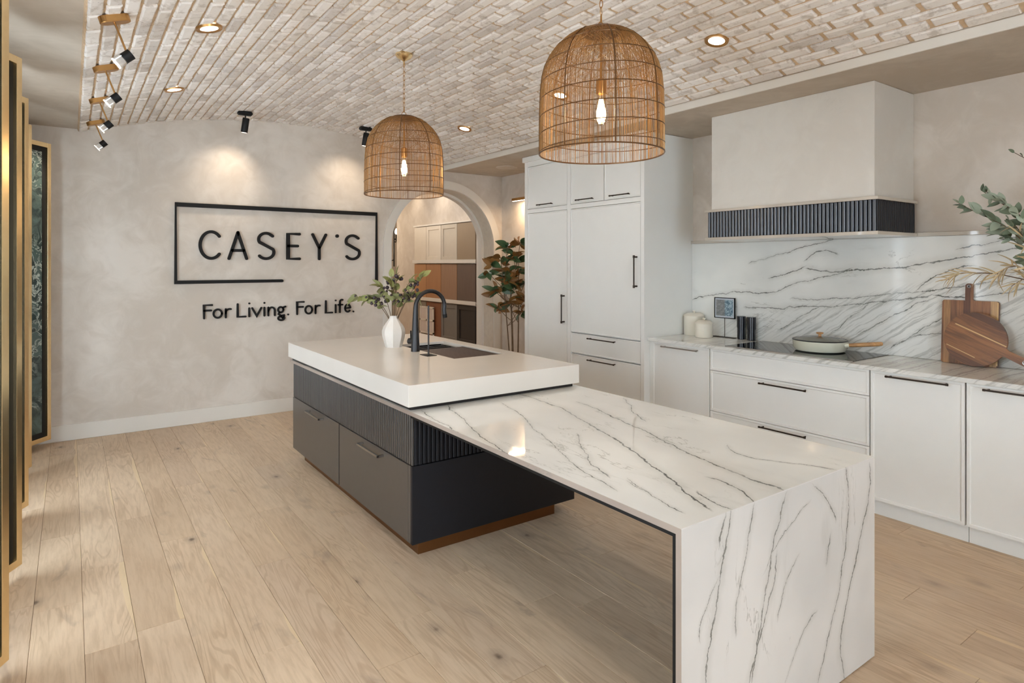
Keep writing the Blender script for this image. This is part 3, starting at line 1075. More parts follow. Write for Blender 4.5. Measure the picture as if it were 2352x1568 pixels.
# ------------------------------------------------------------------ sign
def stroke(mb, pts, w, y0, y1, n=5, round_=True):
    """flat stroke with round ends in the x-z plane"""
    pts = [Vector((p[0], p[1])) for p in pts]
    L, R = [], []
    k = len(pts)
    for i in range(k):
        t = (pts[min(i + 1, k - 1)] - pts[max(i - 1, 0)]).normalized()
        nn = Vector((-t.y, t.x)) * w / 2
        if 0 < i < k - 1:
            a, c = (pts[i] - pts[i - 1]).normalized(), (pts[i + 1] - pts[i]).normalized()
            cs = max(0.35, math.cos(a.angle(c) / 2))
            nn /= cs
        L.append(pts[i] + nn)
        R.append(pts[i] - nn)
    s0 = (pts[1] - pts[0]).normalized()
    s1 = (pts[-1] - pts[-2]).normalized()
    e0, e1 = [], []
    if round_:
        for j in range(1, n * 2):
            a = PI * j / (n * 2)
            b0 = math.atan2(-s0.x, s0.y)
            e0.append(pts[0] + Vector((math.cos(b0 + PI + PI - a + PI), math.sin(b0 + PI + PI - a + PI))) * 0)
        e0 = [pts[0] + (Vector((s0.y, -s0.x)) * math.cos(a) - s0 * math.sin(a)) * w / 2 for a in [PI * j / (2 * n) for j in range(1, 2 * n)]]
        e1 = [pts[-1] + (Vector((-s1.y, s1.x)) * math.cos(a) + s1 * math.sin(a)) * w / 2 for a in [PI * j / (2 * n) for j in range(1, 2 * n)]]
    # body quads
    vs = [(p.x, y0, p.y) for p in L] + [(p.x, y0, p.y) for p in R] + [(p.x, y1, p.y) for p in L] + [(p.x, y1, p.y) for p in R]
    fs = []
    for i in range(k - 1):
        fs += [(i, i + 1, k + i + 1, k + i), (2 * k + i, 3 * k + i, 3 * k + i + 1, 2 * k + i + 1),
               (i, 2 * k + i, 2 * k + i + 1, i + 1), (k + i, k + i + 1, 3 * k + i + 1, 3 * k + i)]
    if not round_:
        fs += [(0, k, 3 * k, 2 * k), (k - 1, 3 * k - 1, 4 * k - 1, 2 * k - 1)]
    mb.add(vs, fs)
    for poly in ((R[0:1] + e0 + L[0:1]) if e0 else None, (L[-1:] + e1 + R[-1:]) if e1 else None):
        if not poly:
            continue
        m_ = len(poly)
        vs = [(p.x, y0, p.y) for p in poly] + [(p.x, y1, p.y) for p in poly]
        mb.add(vs, [tuple(range(m_)), tuple(range(m_, 2 * m_))[::-1]] + [(j, j + 1, m_ + j + 1, m_ + j) for j in range(m_ - 1)])
    return mb


def arc(cx, cz, rx, rz, a0, a1, n=20):
    return [(cx + rx * math.cos(math.radians(a0 + (a1 - a0) * i / n)), cz + rz * math.sin(math.radians(a0 + (a1 - a0) * i / n))) for i in range(n + 1)]


def scurve(x0, x1, z0, z1):
    """capital S"""
    w, h = x1 - x0, z1 - z0
    cx = (x0 + x1) / 2
    r1, r2 = h * 0.245, h * 0.255
    top = arc(cx, z1 - r1, w * 0.44, r1, 40, 205, 18)
    bot = arc(cx, z0 + r2, w * 0.48, r2, 25, -145, 18)
    return [(cx + w * 0.40, z1 - h * 0.11)] + top[2:] + bot + []


sg = thing('wall_sign', 'large black open-frame wall sign with thin capital letters on the plaster wall', 'sign', (1.776, YB, 1.68))
y0s, y1s = YB - 0.034, YB - 0.016
fb = MB()
stroke(fb, [(2.7615, 1.312), (2.7615, 2.050), (0.793, 2.050), (0.793, 1.330), (1.745, 1.330)], 0.029, y0s, y1s)
for (x, z) in ((0.793, 1.9), (0.793, 1.45), (1.4, 2.05), (2.2, 2.05), (2.7615, 1.5), (1.6, 1.33)):
    fb.tube([(x, y1s - 0.001, z), (x, YB + 0.001, z)], 0.004, 6)
fb.build('frame', M_sign, sg)
ZB, ZT, LW = 1.553, 1.806, 0.028


def letter(parent, strokes, w, lab, ya=y0s, yb=y1s, rnd=True):
    mb = MB()
    for s_ in strokes:
        stroke(mb, s_, w, ya, yb, round_=rnd)
    xs = [p[0] for s_ in strokes for p in s_]
    zs = [p[1] for s_ in strokes for p in s_]
    # fixing pins to the wall
    p0 = strokes[0][0]
    p1 = strokes[-1][-1]
    for p in (p0, p1):
        mb.tube([(p[0], yb - 0.001, p[1]), (p[0], YB + 0.001, p[1])], 0.003, 6)
    o = mb.build('letter', M_sign, parent)
    o['label'] = lab
    return o


h = LW / 2
mz = (ZB + ZT) / 2
letter(sg, [arc(1.092, mz, 0.109 - h, (ZT - ZB) / 2, 42, 318, 34)], LW, 'letter C')
letter(sg, [[(1.235 + h, ZB), (1.329, ZT)], [(1.329, ZT), (1.423 - h, ZB)], [(1.278, ZB + 0.078), (1.380, ZB + 0.078)]], LW, 'letter A')
letter(sg, [scurve(1.512, 1.670, ZB, ZT)], LW, 'first letter S')
letter(sg, [[(1.934 - h, ZT), (1.792 + h, ZT), (1.792 + h, ZB), (1.934 - h, ZB)], [(1.792 + h, mz + 0.004), (1.915 - h, mz + 0.004)]], LW, 'letter E')
letter(sg, [[(2.042 + h, ZT), (2.125, mz - 0.012)], [(2.208 - h, ZT), (2.125, mz - 0.012)], [(2.125, mz - 0.012), (2.125, ZB)]], LW, 'letter Y')
letter(sg, [[(2.3155, ZT - 0.009), (2.3165, ZT - 0.009)]], LW * 1.3, 'round dot apostrophe')
letter(sg, [scurve(2.404, 2.567, ZB, ZT)], LW, 'last letter S')

tg = thing('tagline_lettering', 'black raised lettering reading For Living. For Life. under the sign frame', 'lettering', (1.76, YB, 1.0))
z0, zc, zx, lw = 0.976, 1.118, 1.074, 0.0185
ya, yb = YB - 0.026, YB - 0.014
hl = lw / 2


def L_(s_, lab):
    letter(tg, s_, lw, lab, ya, yb, rnd=True)


def gF(x0, x1):
    return [[(x1, zc - hl), (x0 + hl, zc - hl), (x0 + hl, z0 + hl)], [(x0 + hl, z0 + 0.082), (x1 - 0.008, z0 + 0.082)]]


def go(x0, x1):
    return [arc((x0 + x1) / 2, (z0 + zx) / 2, (x1 - x0) / 2 - hl, (zx - z0) / 2 - hl, 0, 360, 28)]


def gr(x0, x1):
    return [[(x0 + hl, zx - hl), (x0 + hl, z0 + hl)], [(x0 + hl, zx - 0.05)] + arc(x0 + 0.045, zx - 0.040, 0.036, 0.031, 170, 75, 8)]


def gL(x0, x1):
    return [[(x0 + hl, zc - hl), (x0 + hl, z0 + hl), (x1, z0 + hl)]]


def gi(x):
    return [[(x, zx - hl), (x, z0 + hl)], [(x, zc - 0.006), (x + 0.0005, zc - 0.006)]]


def gdot(x):
    return [[(x, z0 + 0.010), (x + 0.0005, z0 + 0.010)]]


L_(gF(1.022, 1.100), 'letter F')
L_(go(1.104, 1.196), 'letter o')
L_(gr(1.212, 1.263), 'letter r')
L_(gL(1.319, 1.400), 'letter L')
L_(gi(1.435), 'letter i')
L_([[(1.462, zx - hl), (1.505, z0 + hl), (1.548, zx - hl)]], 'letter v')
L_(gi(1.577), 'letter i')
L_([[(1.615, zx - hl), (1.615, z0 + hl)], [(1.615, zx - 0.045)] + arc(1.648, zx - 0.041, 0.029, 0.032, 160, 0, 12) + [(1.677, z0 + hl)]], 'letter n')
L_([arc(1.735, zx - 0.036, 0.026, 0.027, 0, 360, 20), [(1.755, zx - 0.016), (1.780, zx - 0.006)],
    [(1.722, zx - 0.062), (1.714, zx - 0.078), (1.735, z0 + 0.002)] + [(1.762, z0 - 0.008)] + arc(1.740, z0 - 0.024, 0.030, 0.020, 50, -270, 20)], 'letter g')
L_(gdot(1.808), 'full stop')
L_(gF(1.889, 1.966), 'second letter F')
L_(go(1.973, 2.061), 'letter o')
L_(gr(2.078, 2.128), 'letter r')
L_(gL(2.187, 2.264), 'letter L')
L_(gi(2.302), 'letter i')
L_([arc(2.370, zc - 0.026, 0.022, 0.026, 70, 180, 8) + [(2.348, z0 + hl)], [(2.332, zx - hl), (2.376, zx - hl)]], 'letter f')
L_([[(2.404, (z0 + zx) / 2 + 0.001), (2.462, (z0 + zx) / 2 + 0.003)] + arc(2.434, (z0 + zx) / 2, 0.029, 0.039, 5, 318, 26)], 'letter e')
L_(gdot(2.498), 'last full stop')

# ------------------------------------------------------------------ island
isl = thing('kitchen_island', 'charcoal kitchen island body with fluted band and bronze plinth', 'island', (1.95, 3.87, 0))
BX0, BX1, BY0, BY1 = 1.405, 2.485, 2.845, 4.900
MB().box(BX0 + 0.022, BX1, BY0 + 0.020, BY1, 0.082, 0.740).build('carcass', M_black, isl)
MB().box(1.464, 2.372, 2.898, 4.80, 0.0, 0.083).build('plinth', M_copper, isl)
MB().box(BX0, BX1, BY0, BY0 + 0.019, 0.080, 0.476, 0.0012).build('end_panel', M_shadeside, isl)  # shaded copy of the island finish, darker than the drawer side
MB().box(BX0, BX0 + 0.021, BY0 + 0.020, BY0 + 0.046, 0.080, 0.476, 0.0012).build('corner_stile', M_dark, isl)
handle_pts = {}
for (ya_, yb_, h0, h1) in ((2.894, 3.884, 3.192, 3.496), (3.899, 4.900, 4.185, 4.482)):
    dr = MB().box(BX0, BX0 + 0.020, ya_, yb_, 0.080, 0.474, 0.0015).build('drawer', M_dark, isl)
    hb = MB()
    hb.box(BX0 - 0.040, BX0 - 0.030, h0, h1, 0.440, 0.452, 0.001)
    hb.box(BX0 - 0.040, BX0, h0, h0 + 0.012, 0.440, 0.452, 0.001).box(BX0 - 0.040, BX0, h1 - 0.012, h1, 0.440, 0.452, 0.001)
    hb.build('handle', M_steel, dr)
MB().box(BX0 + 0.010, BX0 + 0.022, BY0 + 0.01, BY1, 0.478, 0.742).build('fluted_backing', M_black, isl)
MB().box(BX0 + 0.022, BX1, BY0 + 0.010, BY0 + 0.020, 0.478, 0.742).build('fluted_backing', M_black, isl)
slat_me = {}


def slat(parent, x0, x1, y0_, y1_, z0_, z1_, mat=M_slat):
    key = (mat.name, round(x1 - x0, 4), round(y1_ - y0_, 4), round(z1_ - z0_, 4))
    if key not in slat_me:
        _, a, b_, c = key
        slat_me[key] = MB().box(-a / 2, a / 2, -b_ / 2, b_ / 2, -c / 2, c / 2, 0.003).mesh('slat', mat)
    o = bpy.data.objects.new('slat', slat_me[key])
    C.objects.link(o)
    o.parent = parent
    o.location = Vector(((x0 + x1) / 2, (y0_ + y1_) / 2, (z0_ + z1_) / 2)) - ORG[parent.name]


P_ = 0.0250
y = BY0 + 0.0005
while y + 0.016 < BY1:
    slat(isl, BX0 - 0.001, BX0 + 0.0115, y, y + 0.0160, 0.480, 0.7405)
    y += P_
x = BX0 + 0.0135
while x + 0.016 < BX1:
    slat(isl, x, x + 0.0160, BY0 - 0.001, BY0 + 0.0115, 0.480, 0.7405, M_shadeside)  # end slats take the shaded copy, left slats the lighter one
    x += P_

# the low quartzite table with its waterfall end
qt = thing('waterfall_table', 'white quartzite table top with dark veins and mitred waterfall end', 'table', (1.94, 1.15, 0))
ya_, yb_, za_, zb_ = 1.133, 1.153, 0.744, 0.764


def mitre(prof, x0, x1):
    n = len(prof)
    vs = [(x0, y, z) for y, z in prof] + [(x1, y, z) for y, z in prof]
    mb = MB().add(vs, [(j, n + j, n + (j + 1) % n, (j + 1) % n) for j in range(n)])
    return mb.add(vs, [tuple(range(n)), tuple(range(n, 2 * n))[::-1]], 1)


mitre([(ya_ + 0.0022, zb_), (4.905, zb_), (4.905, za_), (yb_, za_)][::-1], 1.382, 2.505).build('table_top', [M_qtop, M_qhoned], qt)
mitre([(ya_, 0.004), (yb_, 0.004), (yb_, za_ - 0.0002), (ya_ + 0.0020, zb_), (ya_, zb_ - 0.0022)], 1.382, 2.505).build('waterfall_panel', [M_qleg, M_qhoned], qt)
# polished arris catching the light along the mitre
st = MB().box(1.396, 2.492, 1.1535, 1.176, 0.002, 0.7430).box(1.396, 2.492, 1.176, 2.843, 0.726, 0.7430)
st.build('steel_liner', M_black, qt)

# thick quartz block with the sink cut-out
blk = thing('quartz_worktop', 'thick white quartz block worktop raised above the island', 'worktop', (1.93, 3.86, 0.785))
SX0, SX1, SY0, SY1 = 2.000, 2.390, 3.450, 4.290
bm = bmesh.new()
xs, ys = [1.370, SX0, SX1, 2.497], [2.815, SY0, SY1, 4.905]
ZB_, ZT_ = 0.785, 0.895
grid = {}
for iz, z in enumerate((ZB_, ZT_)):
    for i, x in enumerate(xs):
        for j, y in enumerate(ys):
            grid[(i, j, iz)] = bm.verts.new((x, y, z))
for i in range(3):
    for j in range(3):
        if (i, j) == (1, 1):
            continue
        bm.faces.new([grid[(i, j, 1)], grid[(i + 1, j, 1)], grid[(i + 1, j + 1, 1)], grid[(i, j + 1, 1)]])
        bm.faces.new([grid[(i, j, 0)], grid[(i, j + 1, 0)], grid[(i + 1, j + 1, 0)], grid[(i + 1, j, 0)]])
for i in range(3):
    bm.faces.new([grid[(i, 0, 0)], grid[(i + 1, 0, 0)], grid[(i + 1, 0, 1)], grid[(i, 0, 1)]])
    bm.faces.new([grid[(i + 1, 3, 0)], grid[(i, 3, 0)], grid[(i, 3, 1)], grid[(i + 1, 3, 1)]])
    bm.faces.new([grid[(0, i + 1, 0)], grid[(0, i, 0)], grid[(0, i, 1)], grid[(0, i + 1, 1)]])
    bm.faces.new([grid[(3, i, 0)], grid[(3, i + 1, 0)], grid[(3, i + 1, 1)], grid[(3, i, 1)]])
bm.faces.new([grid[(1, 1, 1)], grid[(2, 1, 1)], grid[(2, 1, 0)], grid[(1, 1, 0)]])
bm.faces.new([grid[(2, 2, 1)], grid[(1, 2, 1)], grid[(1, 2, 0)], grid[(2, 2, 0)]])
bm.faces.new([grid[(1, 2, 1)], grid[(1, 1, 1)], grid[(1, 1, 0)], grid[(1, 2, 0)]])
bm.faces.new([grid[(2, 1, 1)], grid[(2, 2, 1)], grid[(2, 2, 0)], grid[(2, 1, 0)]])
bmesh.ops.dissolve_limit(bm, angle_limit=0.01, verts=bm.verts[:], edges=bm.edges[:])
ed = [e for e in bm.edges if e.calc_length() > 0.05 and len(e.link_faces) == 2 and abs(e.calc_face_angle(0)) > 0.5]
bmesh.ops.bevel(bm, geom=ed, offset=0.0022, segments=2, profile=0.6, affect='EDGES')
MB().bm(bm).build('stone_block', M_slab, blk)
# shadow-gap riser between block and table top
MB().box(1.395, 2.470, 2.845, 3.43, 0.7645, 0.7850).box(1.395, 1.985, 3.43, 4.88, 0.7645, 0.7850).box(2.405, 2.470, 3.43, 4.88, 0.7645, 0.7850).build('shadow_gap_riser', M_gun, blk)

# sink with workstation bars and roll-up mat
sk = thing('sink', 'black workstation sink set into the white quartz block', 'sink', (2.195, 3.87, 0.62 + 0.0))
sb = MB()
a0, a1, b0, b1 = SX0 - 0.006, SX1 + 0.006, SY0 - 0.006, SY1 + 0.006
zt, zb = 0.7845, 0.7665
sb.box(a0, a1, b0, b1, 0.7660, 0.7700)
sb.box(a0, a0 + 0.006, b0, b1, 0.770, 0.7848).box(a1 - 0.006, a1, b0, b1, 0.770, 0.7848).box(a0, a1, b0, b0 + 0.006, 0.770, 0.7848).box(a0, a1, b1 - 0.006, b1, 0.770, 0.7848)
sb.build('basin', M_black, sk)
rim = MB().box(SX1 - 0.030, SX1 - 0.002, SY0 + 0.004, SY1 - 0.004, 0.868, 0.876, 0.001)
rim.build('steel_ledge', M_steel, sk)
lg = MB().box(SX0 + 0.002, SX0 + 0.012, SY0 + 0.004, SY1 - 0.004, 0.786, 0.876)
lg.box(SX1 - 0.012, SX1 - 0.002, SY0 + 0.004, SY1 - 0.004, 0.786, 0.867).box(SX0 + 0.012, SX1 - 0.012, SY0 + 0.002, SY0 + 0.010, 0.786, 0.876).box(SX0 + 0.012, SX1 - 0.012, SY1 - 0.010, SY1 - 0.002, 0.786, 0.876)
lg.build('basin_wall', M_blackgloss, sk)
for yy in (4.00, 4.06, 4.13, 4.21):
    MB().box(SX0 + 0.012, SX1 - 0.03, yy, yy + 0.014, 0.862, 0.874, 0.002).build('crossbar', M_gun if yy > 4.05 else M_black, sk)
mt = thing('rollup_mat', 'dark wooden roll-up drying mat lying across the sink', 'drying mat', (2.19, 3.7, 0.876))
xx = SX0 + 0.006
yy = SY0 + 0.012
while yy < 3.975:
    MB().box(SX0 + 0.008, SX1 - 0.010, yy, yy + 0.013, 0.8765, 0.8865, 0.002).build('slat', M_walnut, mt)
    yy += 0.0185
MB().tube([(SX1 - 0.02, SY0 + 0.02, 0.8885), (SX1 - 0.02, 3.98, 0.8885)], 0.0018, 6).build('cord', M_steel, mt)

# gooseneck tap
fx, fy = 1.950, 3.900
fc = thing('gooseneck_tap', 'matte black gooseneck kitchen tap behind the vase', 'tap', (fx, fy, 0.895))
pts = [(fx, fy, 0.895), (fx, fy, 1.0), (fx, fy, 1.1), (fx + 0.002, fy, 1.19)]
rs = [0.031, 0.026, 0.021, 0.0165]
for i in range(1, 17):
    a = PI - (PI + 0.25) * i / 16
    pts.append((fx + 0.115 + 0.113 * math.cos(a), fy - 0.004 * i / 16, 1.200 + 0.110 * math.sin(a)))
    rs.append(0.0145)
ex, ez = pts[-1][0], pts[-1][2]
pts.append((ex + 0.004, fy - 0.004, ez - 0.03))
rs.append(0.0150)
MB().tube(pts, rs, 20).build('spout', M_gun, fc)
MB().tube([(ex + 0.004, fy - 0.004, ez - 0.03), (ex + 0.008, fy - 0.004, ez - 0.055)], 0.0165, 16).build('spray_head', M_black, fc)
MB().tube([(fx, fy, 0.962), (fx - 0.02, fy + 0.055, 0.962)], [0.018, 0.022], 16).build('valve', M_gun, fc)
MB().tube([(fx - 0.014, fy + 0.04, 0.975), (fx - 0.014, fy + 0.042, 1.035)], 0.005, 10).build('lever', M_black, fc)
# slim side spout on a square plate
sd = thing('slim_dispenser', 'thin dark upright rod on a small square plate beside the tap', 'dispenser', (1.937, 3.68, 0.895))
MB().box(1.900, 1.974, 3.630, 3.735, 0.895, 0.8985, 0.001).build('plate', M_black, sd)
MB().tube([(1.932, 3.672, 0.898), (1.932, 3.672, 1.225)], 0.0055, 10).build('rod', M_gun, sd)

# ------------------------------------------------------------------ vase with berry branches
VX, VY = 1.925, 4.200
vs_ = thing('faceted_vase', 'white faceted stoneware vase on the quartz worktop', 'vase', (VX, VY, 0.895))
key = [(0.895, 0.060), (0.925, 0.068), (0.965, 0.079), (1.000, 0.085), (1.030, 0.080), (1.060, 0.062), (1.088, 0.042), (1.108, 0.031), (1.122, 0.030)]
kz, kr = [k[0] for k in key], [k[1] for k in key]
co = np.polyfit(np.array(kz) - 1.0, kr, 5)
prof = [(float(np.polyval(co, z - 1.0)), float(z)) for z in np.linspace(0.895, 1.122, 26)] + [(0.0235, 1.123), (0.021, 1.10)]
vb = MB().lathe(VX, VY, prof, 8, cap_bot=True, cap_top=True, rot=0.30)
vo_ = vb.build('body', M_vase, vs_)
vo_.data.set_sharp_from_angle(angle=math.radians(24))

LEAF_CACHE = {}


def leaf_mesh(key, mats, l, w, curl=0.15, fold=0.12, n=6):
    """two faced leaf, base at origin, pointing +y, upper face +z"""
    if key in LEAF_CACHE:
        return LEAF_CACHE[key]
    mb = MB()
    for side, dz in ((0, 0.0004), (1, -0.0004)):
        P = []
        for i in range(n + 1):
            t = i / n
            ww = w * (math.sin(PI * min(1, t ** 0.8)) ** 0.75) * 0.5 + 0.0006
            z = -curl * l * t * t
            row = []
            for s in (-1, 0, 1):
                row.append((s * ww, l * t, z + abs(s) * fold * ww * 2 + dz))
            P.append(row)
        if side:
            P = [r[::-1] for r in P]
        mb.grid(P, side)
    me = mb.mesh(key, mats)
    LEAF_CACHE[key] = me
    return me


def put_leaf(parent, me, p, direction, roll=0.0, scale=1.0, name='leaf'):
    o = bpy.data.objects.new(name, me)
    C.objects.link(o)
    o.parent = parent
    o.location = Vector(p) - ORG[parent.name]
    d = Vector(direction).normalized()
    q = d.to_track_quat('Y', 'Z')
    o.rotation_mode = 'QUATERNION'
    from mathutils import Quaternion
    o.rotation_quaternion = q @ Quaternion((0, 1, 0), roll)
    o.scale = (scale,) * 3
    return o


RL = random.Random(21)
ol = [leaf_mesh('olive_leaf_%d' % i, M_oliveleaf, 0.064 + 0.012 * i, 0.038 + 0.005 * i, 0.15 + 0.08 * i) for i in range(3)]
bmx = bmesh.new()
bmesh.ops.create_icosphere(bmx, subdivisions=2, radius=0.0118)
berry_me = MB().bm(bmx, 0, True).mesh('berry', M_berry)


def bez(p0, p1, p2, n=10):
    p0, p1, p2 = Vector(p0), Vector(p1), Vector(p2)
    return [p0 * (1 - t) ** 2 + p1 * 2 * t * (1 - t) + p2 * t * t for t in [i / n for i in range(n + 1)]]


OB = (VX, VY, 1.03)
tips = [((1.661, 4.367, 1.225), (1.80, 4.29, 1.36), 'longest branch reaching down to the left'),
        ((1.767, 4.36, 1.22), (1.83, 4.27, 1.33), 'lower left branch in front of the lettering'),
        ((1.800, 4.20, 1.36), (1.87, 4.21, 1.30), 'upper left branch'),
        ((1.905, 4.193, 1.425), (1.90, 4.19, 1.30), 'upright branch left of centre'),
        ((1.975, 4.25, 1.450), (1.94, 4.20, 1.30), 'tallest upright branch'),
        ((2.030, 4.10, 1.405), (1.97, 4.16, 1.30), 'upright branch right of centre'),
        ((2.107, 4.05, 1.425), (2.02, 4.11, 1.34), 'high right branch against the oak samples'),
        ((2.085, 4.12, 1.235), (2.02, 4.14, 1.36), 'drooping right branch by the tap')]
bq = thing('berry_bouquet', 'spray of olive-leaved branches with dark berries in the white vase', 'flowers', OB)
for tip, mid, lab in tips:
    pl = bez(OB, mid, tip, 12)
    b = MB().tube(pl, [0.0028 - 0.0015 * i / 12 for i in range(13)], 5).build('branch', M_stem, bq)
    nl = 10
    for i in range(nl):
        t = 0.36 + 0.62 * i / (nl - 1)
        p = pl[min(12, int(t * 12))]
        d = (pl[min(12, int(t * 12) + 1)] - pl[max(0, int(t * 12) - 1)]).normalized()
        side = Vector((RL.uniform(-1, 1), RL.uniform(-1, 1), RL.uniform(-0.5, 0.9)))
        dd = (d * 0.6 + side).normalized() if i < nl - 1 else d
        put_leaf(b, RL.choice(ol), p, dd, RL.uniform(-1.2, 1.2), RL.uniform(0.75, 1.15))
    for i in range(8):
        t = RL.uniform(0.42, 1.0)
        p = pl[min(12, int(t * 12))]
        q = p + Vector((RL.uniform(-0.035, 0.035), RL.uniform(-0.03, 0.03), RL.uniform(-0.035, 0.012)))
        o = bpy.data.objects.new('berry', berry_me)
        C.objects.link(o)
        o.parent = b
        o.location = q - Vector(OB)
        sc_ = RL.uniform(0.75, 1.15)
        o.scale = (sc_, sc_, sc_ * 1.15)
        MB().tube([p, q], 0.0008, 3, smooth=False).build('twig', M_stem, b)

# ------------------------------------------------------------------ base cabinets on the right
FX = 3.90


def shaker(mb, x, ya_, yb_, za, zb_, b_=0.014, d=0.007, t=0.020):
    """slim framed front, outward = -x, outer face at x"""
    o = [(ya_, za), (yb_, za), (yb_, zb_), (ya_, zb_)]
    i1 = [(ya_ + b_, za + b_), (yb_ - b_, za + b_), (yb_ - b_, zb_ - b_), (ya_ + b_, zb_ - b_)]
    k = 0.004
    i2 = [(ya_ + b_ + k, za + b_ + k), (yb_ - b_ - k, za + b_ + k), (yb_ - b_ - k, zb_ - b_ - k), (ya_ + b_ + k, zb_ - b_ - k)]
    vs = [(x, y, z) for y, z in o] + [(x, y, z) for y, z in i1] + [(x + d, y, z) for y, z in i2] + [(x + t, y, z) for y, z in o]
    fs = []
    for j in range(4):
        j2 = (j + 1) % 4
        fs += [(j2, j, 4 + j, 4 + j2), (4 + j2, 4 + j, 8 + j, 8 + j2), (j, j2, 12 + j2, 12 + j)]
    fs += [(11, 10, 9, 8), (12, 13, 14, 15)]
    mb.add(vs, fs)
    return mb


def bar_handle_y(x, y0_, y1_, z, parent, mat, off=0.032):
    mb = MB()
    mb.tube([(x - off, y0_, z), (x - off, y1_, z)], 0.0052, 10)
    for y in (y0_ + 0.018, y1_ - 0.018):
        mb.tube([(x - off, y, z), (x + 0.003, y, z)], 0.0042, 8)
    for y in (y0_, y1_ - 0.012):
        mb.tube([(x - off, y, z), (x - off, y + 0.012, z)], 0.0066, 10)
    return mb.build('handle', mat, parent)


def bar_handle_z(x, y, z0_, z1_, parent, mat, off=0.034):
    mb = MB()
    mb.tube([(x - off, y, z0_), (x - off, y, z1_)], 0.0062, 10)
    for z in (z0_ + 0.014, z1_ - 0.014):
        mb.tube([(x - off, y, z), (x + 0.003, y, z)], 0.0072, 8)
    for z in (z0_, z1_ - 0.022):
        mb.tube([(x - off, y, z), (x - off, y, z + 0.022)], 0.0092, 10)
    return mb.build('handle', mat, parent)


def base_unit(ya_, yb_, fronts, label, hmat=M_bronze):
    u = thing('base_cabinet', label, 'cabinet', ((FX + 4.44) / 2, (ya_ + yb_) / 2, 0), group='base cabinets along the right wall')
    MB().box(FX + 0.046, 4.4385, ya_ + 0.0008, yb_ - 0.0008, 0.098, 0.868).build('carcass', M_cab, u)
    MB().box(FX + 0.048, FX + 0.066, ya_ + 0.0008, yb_ - 0.0008, 0.0, 0.098).build('kickboard', M_cab, u)
    for nm, za, zb_, h_ in fronts:
        mb = MB()
        shaker(mb, FX, ya_ + 0.0035, yb_ - 0.0035, za, zb_)
        d = mb.build(nm, M_cab, u)
        if h_:
            bar_handle_y(FX, h_[0], h_[1], h_[2], d, hmat)
    return u


base_unit(2.934, 3.500, [('door', 0.100, 0.866, (3.029, 3.379, 0.838))], 'white base cabinet with one full-height door beside the tall units', M_steel)
base_unit(1.792, 2.932, [('drawer', 0.711, 0.866, None), ('drawer', 0.408, 0.707, (2.173, 2.51, 0.678)), ('drawer', 0.100, 0.404, (2.173, 2.51, 0.377))], 'wide white base cabinet of three drawers under the hob')
base_unit(1.304, 1.790, [('door', 0.100, 0.866, (1.373, 1.692, 0.845))], 'white base cabinet with a single door right of the hob drawers')
base_unit(0.720, 1.302, [('door', 0.100, 0.866, (0.86, 1.217, 0.845))], 'white base cabinet cut off by the right edge of the photo')
struct(MB().box(FX + 0.004, FX + 0.10, 3.5005, 3.526, 0.0, 0.868).build('trim_7', M_cab))
ct = thing('counter_top', 'polished veined quartzite worktop along the right wall', 'worktop', (4.16, 2.1, 0.87))
MB().box(3.872, 4.438, 0.700, 3.5255, 0.8695, 0.895, 0.0012).build('slab', M_qback, ct)
bs = thing('splashback', 'grey veined quartzite splashback slab on the right wall', 'splashback', (4.45, 2.1, 0.896))
MB().box(4.440, 4.4595, 0.30, 3.5255, 0.8955, 1.6755, 0.001).build('slab', M_qback, bs)
MB().box(4.425, 4.4595, 0.30, 1.743, 1.6760, 1.7000, 0.001).build('ledge', M_qedge, bs)
MB().box(4.425, 4.4595, 2.979, 3.5255, 1.6760, 1.7000, 0.001).build('ledge', M_qedge, bs)

# ------------------------------------------------------------------ tall units
PX0 = 3.837
tu = thing('tall_cabinet', 'tall white built-in cabinet wall with fridge doors and top cupboards', 'cabinet', (4.15, 4.35, 0))
TY0, TY1 = 3.527, 5.172
MB().box(PX0 + 0.045, 4.4595, TY0 + 0.001, TY1 - 0.001, 0.0, 2.595).box(PX0 + 0.022, PX0 + 0.046, TY0 + 0.0005, TY0 + 0.019, 0, 2.56).box(PX0 + 0.022, PX0 + 0.046, TY1 - 0.019, TY1 - 0.0005, 0, 2.56).build('carcass', M_cab, tu)
fr = MB()
fx0, fx1 = PX0, PX0 + 0.023
for a_, c_ in ((TY0, 3.565), (4.447, 4.497), (5.122, TY1)):
    fr.box(fx0, fx1, a_, c_, 0.0, 2.56, 0.0008)
for (a_, c_) in ((3.5655, 4.4465), (4.4975, 5.1215)):
    for (z_, w_) in ((0.0, 0.098), (2.0175, 2.0575), (2.493, 2.56)):
        fr.box(fx0 + 0.0004, fx1, a_, c_, z_, w_, 0.0008)
fr.build('face_frame', M_cab, tu)
MB().box(PX0 - 0.020, PX0 + 0.03, TY0 - 0.002, TY1 + 0.018, 2.545, 2.598, 0.003).build('cornice', M_cab, tu)
hm = M_bronze


def tdoor(nm, a_, c_, z_, w_):
    mb = MB()
    shaker(mb, PX0 + 0.001, a_ + 0.0045, c_ - 0.0045, z_ + 0.0045, w_ - 0.0045, b_=0.008, d=0.004)
    return mb.build(nm, M_cab, tu)


